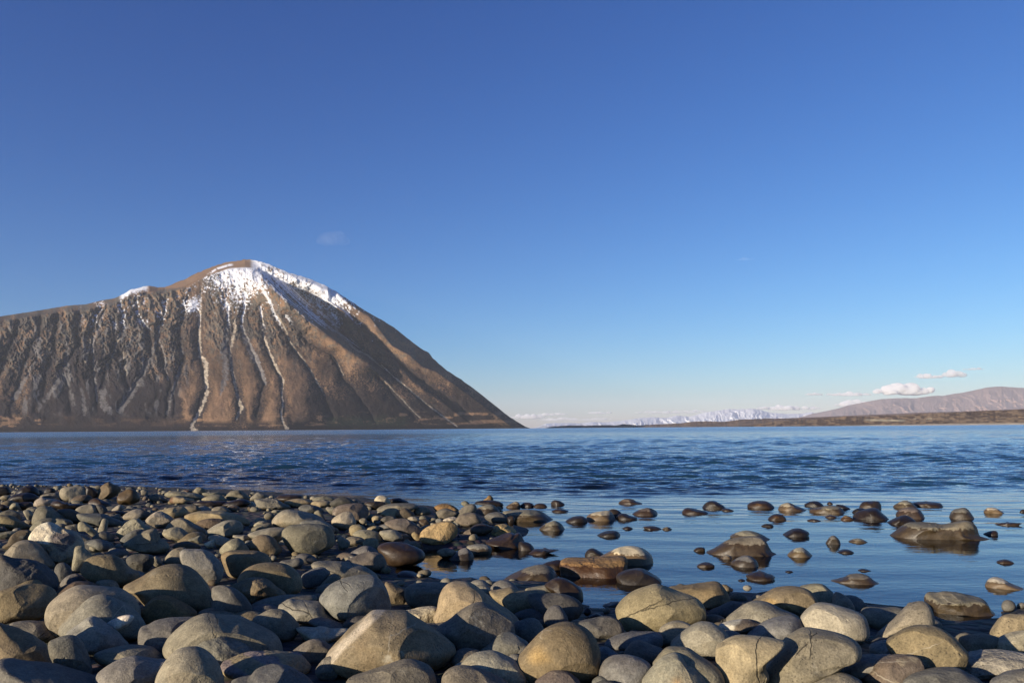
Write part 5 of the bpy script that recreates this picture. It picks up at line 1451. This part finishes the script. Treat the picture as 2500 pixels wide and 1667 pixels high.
# wind-bared brown crest left of the top
bare_line = np.interp(PX, [300, 402, 455, 505, 560, 600, 625, 650], [735, 705, 702, 674, 655, 653, 655, 640])
bare = smooth01((bare_line - PY) / 3 + 0.5) * smooth01((622 - PX) / 14) * smooth01((PX - 340) / 10)
streak = smooth01(1.6 - np.abs(PY - np.interp(PX, [505, 530, 560, 590], [672, 656, 647, 645])) / 2.4) * smooth01((PX - 503) / 8) * smooth01((572 - PX) / 10)
k = k * (1 - bare * (1 - streak))
C = mixc(C, bare, np.array([.19, .118, .068]))
knob = smooth01((PX - 288) / 12) * smooth01((366 - PX) / 12) * smooth01(((crest[None, :] + 13) - PY) / 7 + fn)
k = np.maximum(k * ((PX > 405) | (PX < 280) | (bare < .5)), knob * .95)
C = mixc(C, np.clip(k, 0, 1), snow)

# close the back of the ridge
back = V[-1].copy()
rows_b = [back + np.stack([np.zeros(nx), np.full(nx, dy), -np.maximum(back[:, 2], 0) * fz], 1) for dy, fz in ((250, .06), (900, .35), (1900, .75), (3000, 1.02))]
Vall = np.concatenate([V.reshape(-1, 3), np.concatenate(rows_b)])
Call = np.concatenate([C.reshape(-1, 3), np.tile(tus, (4 * nx, 1))])
mountain = mesh_obj('mountain', Vall, grid_faces(nt_ + 4, nx)[:, ::-1], MOUNTAIN, attrs={'tint': ('FLOAT_COLOR', Call)})
tag(mountain, kind='structure')


# ------------------------------------------------------------------ land beyond the right part of the lake
def land(name, top, dist, run, cols, foot_below=4.0, n=700, m=40, rough_amp=0.1, noise_px=(30, 6), base_pts=None, seed=1, gullies=0.0, paint=None):
    tx, ty = np.array(top, float).T
    pxx = np.linspace(tx[0], tx[-1], n)
    tp = np.interp(pxx, tx, ty) + vnoise(pxx / 5, pxx * 0, seed) * rough_amp * 4
    bp = horizon_py(pxx) + foot_below
    t = np.linspace(0, 1, m)[:, None]
    X = np.repeat(pxx[None, :], m, 0)
    Yp = bp[None, :] + (tp - bp)[None, :] * t
    hh = np.maximum(horizon_py(pxx)[None, :] - Yp, 0)
    dist_x = np.interp(pxx, *zip(*dist)) if isinstance(dist, list) else dist
    D = dist_x + t * run + 0 * X
    wq = fbm(X / 40, hh / 20, seed + 6, 3) * 22
    D = D - run * 0.10 * gullies * ridged((X + hh * 0.9 + wq) / 30, (hh - X * .25 + wq) / 30, seed + 5, 4) * t * (1 - t) * 4
    D = D - run * 0.05 * fbm(X / noise_px[0], hh / noise_px[1], seed + 9, 4) * t * (1 - t) * 4
    P = horizontal(X, Yp, D)
    c1, c2 = np.array(cols[0]), np.array(cols[1])
    k = smooth01(fbm(X / noise_px[0], hh / noise_px[1], seed + 2, 4) * 2.5 + 0.5)
    Cc = c1 * (1 - k[..., None]) + c2 * k[..., None]
    if paint:
        Cc = paint(X, Yp, hh, Cc)
    bk = P[-1].copy()
    rws = [bk + np.stack([0 * pxx, np.full(n, run * q), -np.maximum(bk[:, 2], 0) * z], 1) for q, z in ((.3, .1), (1, 1.02))]
    A = np.concatenate([P.reshape(-1, 3)] + rws)
    Ca = np.concatenate([Cc.reshape(-1, 3), np.tile(c1, (2 * n, 1))])
    o = mesh_obj(name, A, grid_faces(m + 2, n)[:, ::-1], HILL, attrs={'tint': ('FLOAT_COLOR', Ca)})
    tag(o, kind='structure')
    return o


def paint_terrace(X, Yp, hh, Cc):
    f = fbm(X / 8, hh / 3, 71, 3)
    # pale gravel beach strip along the water
    kk = smooth01((X - 2010) / 160) * smooth01((3.0 + 1.6 * smooth01((X - 2200) / 200) - hh) / 1.2)
    Cc = mixc(Cc, kk, np.array([.50, .42, .30]))
    # two cream bluffs
    b1 = smooth01((X - 2108) / 10) * smooth01((2215 - X) / 14) * smooth01(1.7 - np.abs(hh - 13.0 + (X - 2160) * .02 + f * 1.2) / 1.8)
    b2 = smooth01((X - 2226) / 10) * smooth01((2285 - X) / 10) * smooth01(1.5 - np.abs(hh - 17.0 + f * 2) / 1.6) * smooth01(f * 3 + .6)
    Cc = mixc(Cc, np.maximum(b1, b2) * .9, np.array([.48, .40, .25]))
    kk = smooth01((X - 2330) / 60) * smooth01(1.6 - np.abs(hh - 13 + f * 3) / 4) * smooth01(f * 2 + .6)
    return mixc(Cc, kk * .7, np.array([.26, .19, .11]))


hills_near = land('hill', [(1840, 1040), (1850, 1040), (1864, 1034), (1878, 1031), (1905, 1027), (1945, 1025.5), (1988, 1024), (2043, 1018.6), (2071, 1016), (2113, 1017), (2154, 1014),
                  (2209, 1013), (2265, 1009), (2320, 1007.5), (2375, 1005), (2430, 1002), (2500, 999), (2800, 990), (3300, 985)],
                  [(1840, 4200), (2200, 3400), (2500, 3000), (3300, 2400)], 420, ((.11, .072, .044), (.27, .185, .105)), seed=3, noise_px=(14, 3.5), rough_amp=.18, paint=paint_terrace)


def paint_mid(X, Yp, hh, Cc):
    # left point's colour darkened for the shadow over it, open tussock from there on
    f = fbm(X / 6, hh / 3, 81, 3)
    return mixc(Cc, smooth01((1556 - X) / 12 + .5) * .93, np.array([.020, .024, .026]))


promontory = land('hill', [(1306, 1048), (1330, 1046), (1349, 1041), (1377, 1038.5), (1432, 1038.7), (1476, 1037.4), (1504, 1038), (1523, 1035), (1545, 1037), (1554, 1038), (1587, 1036.5),
                  (1628, 1034.5), (1670, 1032.5), (1686, 1029), (1725, 1028), (1775, 1029.5), (1802, 1024), (1836, 1023), (1850, 1022), (1905, 1021.5), (1990, 1019.5), (2060, 1017), (2200, 1014)],
                  [(1306, 8200), (1550, 7600), (1800, 6400), (2200, 6000)], 700, ((.135, .088, .058), (.19, .13, .085)), seed=13, noise_px=(22, 5), rough_amp=.12, paint=paint_mid)

plain = land('hill', [(1880, 1022), (1990, 1018), (2100, 1013), (2200, 1009), (2265, 1006), (2318, 1005), (2400, 1002), (2500, 998), (2800, 990), (3300, 985)],
             8000, 1800, ((.22, .14, .095), (.27, .18, .12)), seed=33, noise_px=(60, 5), rough_amp=.06)

purple = land('hill', [(1960, 1030), (1988, 1018), (2030, 1003.5), (2068, 996), (2099, 988), (2121, 980), (2154, 973.5), (2195, 971.6), (2237, 971.6), (2278, 966), (2303, 966),
              (2334, 960.5), (2375, 955), (2397, 949.5), (2411, 945), (2444, 943), (2472, 945), (2500, 947), (2650, 940), (2900, 960), (3300, 980)],
              26000, 7000, ((.27, .185, .165), (.34, .24, .21)), seed=43, noise_px=(70, 30), rough_amp=.10, gullies=.7, n=900, m=90)


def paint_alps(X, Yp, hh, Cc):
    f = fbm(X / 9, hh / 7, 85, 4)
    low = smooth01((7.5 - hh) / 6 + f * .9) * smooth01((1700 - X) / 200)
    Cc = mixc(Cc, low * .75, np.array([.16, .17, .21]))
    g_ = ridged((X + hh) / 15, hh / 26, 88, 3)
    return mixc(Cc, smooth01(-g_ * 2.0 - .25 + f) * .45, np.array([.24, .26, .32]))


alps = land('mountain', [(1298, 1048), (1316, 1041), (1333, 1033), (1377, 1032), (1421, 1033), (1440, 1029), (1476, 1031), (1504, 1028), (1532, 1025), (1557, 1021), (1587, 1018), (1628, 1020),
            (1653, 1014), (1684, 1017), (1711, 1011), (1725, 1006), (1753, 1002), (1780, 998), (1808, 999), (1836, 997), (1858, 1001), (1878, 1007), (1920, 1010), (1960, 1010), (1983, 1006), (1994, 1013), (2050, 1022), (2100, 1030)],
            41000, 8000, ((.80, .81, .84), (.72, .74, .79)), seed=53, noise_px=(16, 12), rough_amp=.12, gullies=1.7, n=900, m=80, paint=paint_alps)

# ------------------------------------------------------------------ air between here and the far shore
HZ = (-30000.0, 36000.0, -200.0, 52000.0, -8.0, 1650.0)
x0, x1, y0, y1, z0, z1 = HZ
hv = [(x, y, z) for z in (z0, z1) for y in (y0, y1) for x in (x0, x1)]
hf = [(0, 2, 3, 1), (4, 5, 7, 6), (0, 1, 5, 4), (2, 6, 7, 3), (0, 4, 6, 2), (1, 3, 7, 5)]
hm, ht = new_mat('haze')
hg = N(ht)
pv = hg.n('ShaderNodeVolumePrincipled', {'Color': (0.93, 0.95, 1.0, 1), 'Density': 0.000014, 'Anisotropy': 0.0})
ho = ht.nodes.new('ShaderNodeOutputMaterial')
ht.links.new(pv.outputs[0], ho.inputs['Volume'])
haze = mesh_obj('haze', hv, hf, hm, smooth=False)
tag(haze, 'thin bluish air between the beach and the far shores', 'haze', kind='stuff')

# ------------------------------------------------------------------ clouds, far beyond the haze
def cloud_material(dens):
    m, t = new_mat('cloud')
    g = N(t)
    v = g.n('ShaderNodeVolumePrincipled', {'Color': (1, 1, 1, 1), 'Density': dens, 'Anisotropy': 0.0})
    o = t.nodes.new('ShaderNodeOutputMaterial')
    t.links.new(v.outputs[0], o.inputs['Volume'])
    return m


def cloud(label, pcx, pcy, wpx, hpx, thick, seed, puffs=14, dist=62000.0, heap=0.0):
    """a heap of ragged puffs, flat below; thick = optical depth through its middle"""
    c = horizontal(pcx, pcy, dist)
    hw, hh_ = wpx / 2 * dist / FPX, hpx / 2 * dist / FPX
    rs = np.random.default_rng(seed)
    vs, fs, n0 = [], [], 0
    for i in range(puffs):
        u = (i + rs.uniform(0, 1)) / puffs * 2 - 1
        env = (1 - abs(u) ** 1.7) ** .6 * (1 - heap * max(0, -u * .6)) + .08
        r = hh_ * env * rs.uniform(.45, .95)
        v, f = ICO[3]
        k = 1 + lumps(v, rs, 8, 2, 5, .13) + lumps(v, rs, 10, 6, 12, .06)
        v = v * k[:, None] * np.array([max(r * 1.25, hw / puffs * 1.7), r * 1.6, r])
        zc = rs.uniform(-.3, .35) * hh_ * env
        v = v + np.array([u * hw * .92, rs.uniform(-.4, .4) * hh_ * 1.5, zc])
        v[:, 2] = np.where(v[:, 2] < -hh_ * .35, -hh_ * .35 + (v[:, 2] + hh_ * .35) * .25, v[:, 2])
        vs.append(v); fs.append(f + n0); n0 += len(v)
    o = mesh_obj('cloud', np.concatenate(vs), np.concatenate(fs), cloud_material((2.4 if thick > 3 or thick < .1 else 4.5) * thick / (hh_ * 3.0)))
    o.location = c
    tag(o, label, 'cloud', 'small clouds low over the far shore')
    return o


cloud('bright white heap cloud resting on the left end of the purple hills', 2203, 955, 160, 38, 9.0, 1, 16, heap=.5)
cloud('thin lilac cloud trailing left from the bright heap cloud', 2075, 963, 130, 13, 1.2, 4, 12)
cloud('small detached grey wisp at the far left of the trailing lilac cloud', 1990, 963, 48, 8, .8, 8, 7)
cloud('left lobe of the pair of grey-lilac clouds above the purple hills', 2268, 920, 76, 17, 1.1, 11, 10)
cloud('right lobe of the pair of grey-lilac clouds above the purple hills', 2332, 915, 60, 24, 1.1, 15, 9)
cloud('faint thin wisp right of the pair of grey-lilac clouds', 2378, 901, 52, 9, .4, 19, 8)
cloud('white cloud low on the horizon where the purple hills begin', 2085, 987, 90, 22, 2.0, 22, 9)
cloud('pale cloud bank over the right end of the snowy range', 1925, 997, 170, 17, 1.6, 27, 16)
cloud('grey cloud just off the foot of the big mountain', 1288, 1018, 92, 17, 1.3, 31, 10)
cloud('flat pale cloud second from the foot of the big mountain', 1350, 1011, 76, 9, 1.2, 36, 9)
cloud('flat thin cloud above the middle of the low horizon', 1465, 1008, 64, 9, .9, 41, 8)
cloud('long faint cloud veil above the snowy range', 1640, 1006, 190, 14, .6, 45, 16)
cloud('faint veil of cloud low between the thin flat cloud and the big mountain', 1400, 1024, 200, 12, .7, 49, 16)
cloud('faint lone cloud puff high right of the mountain top', 812, 586, 74, 46, .05, 52, 12)
cloud('barely visible cloud wisp alone in the right half of the sky', 1820, 633, 48, 9, .05, 58, 7)
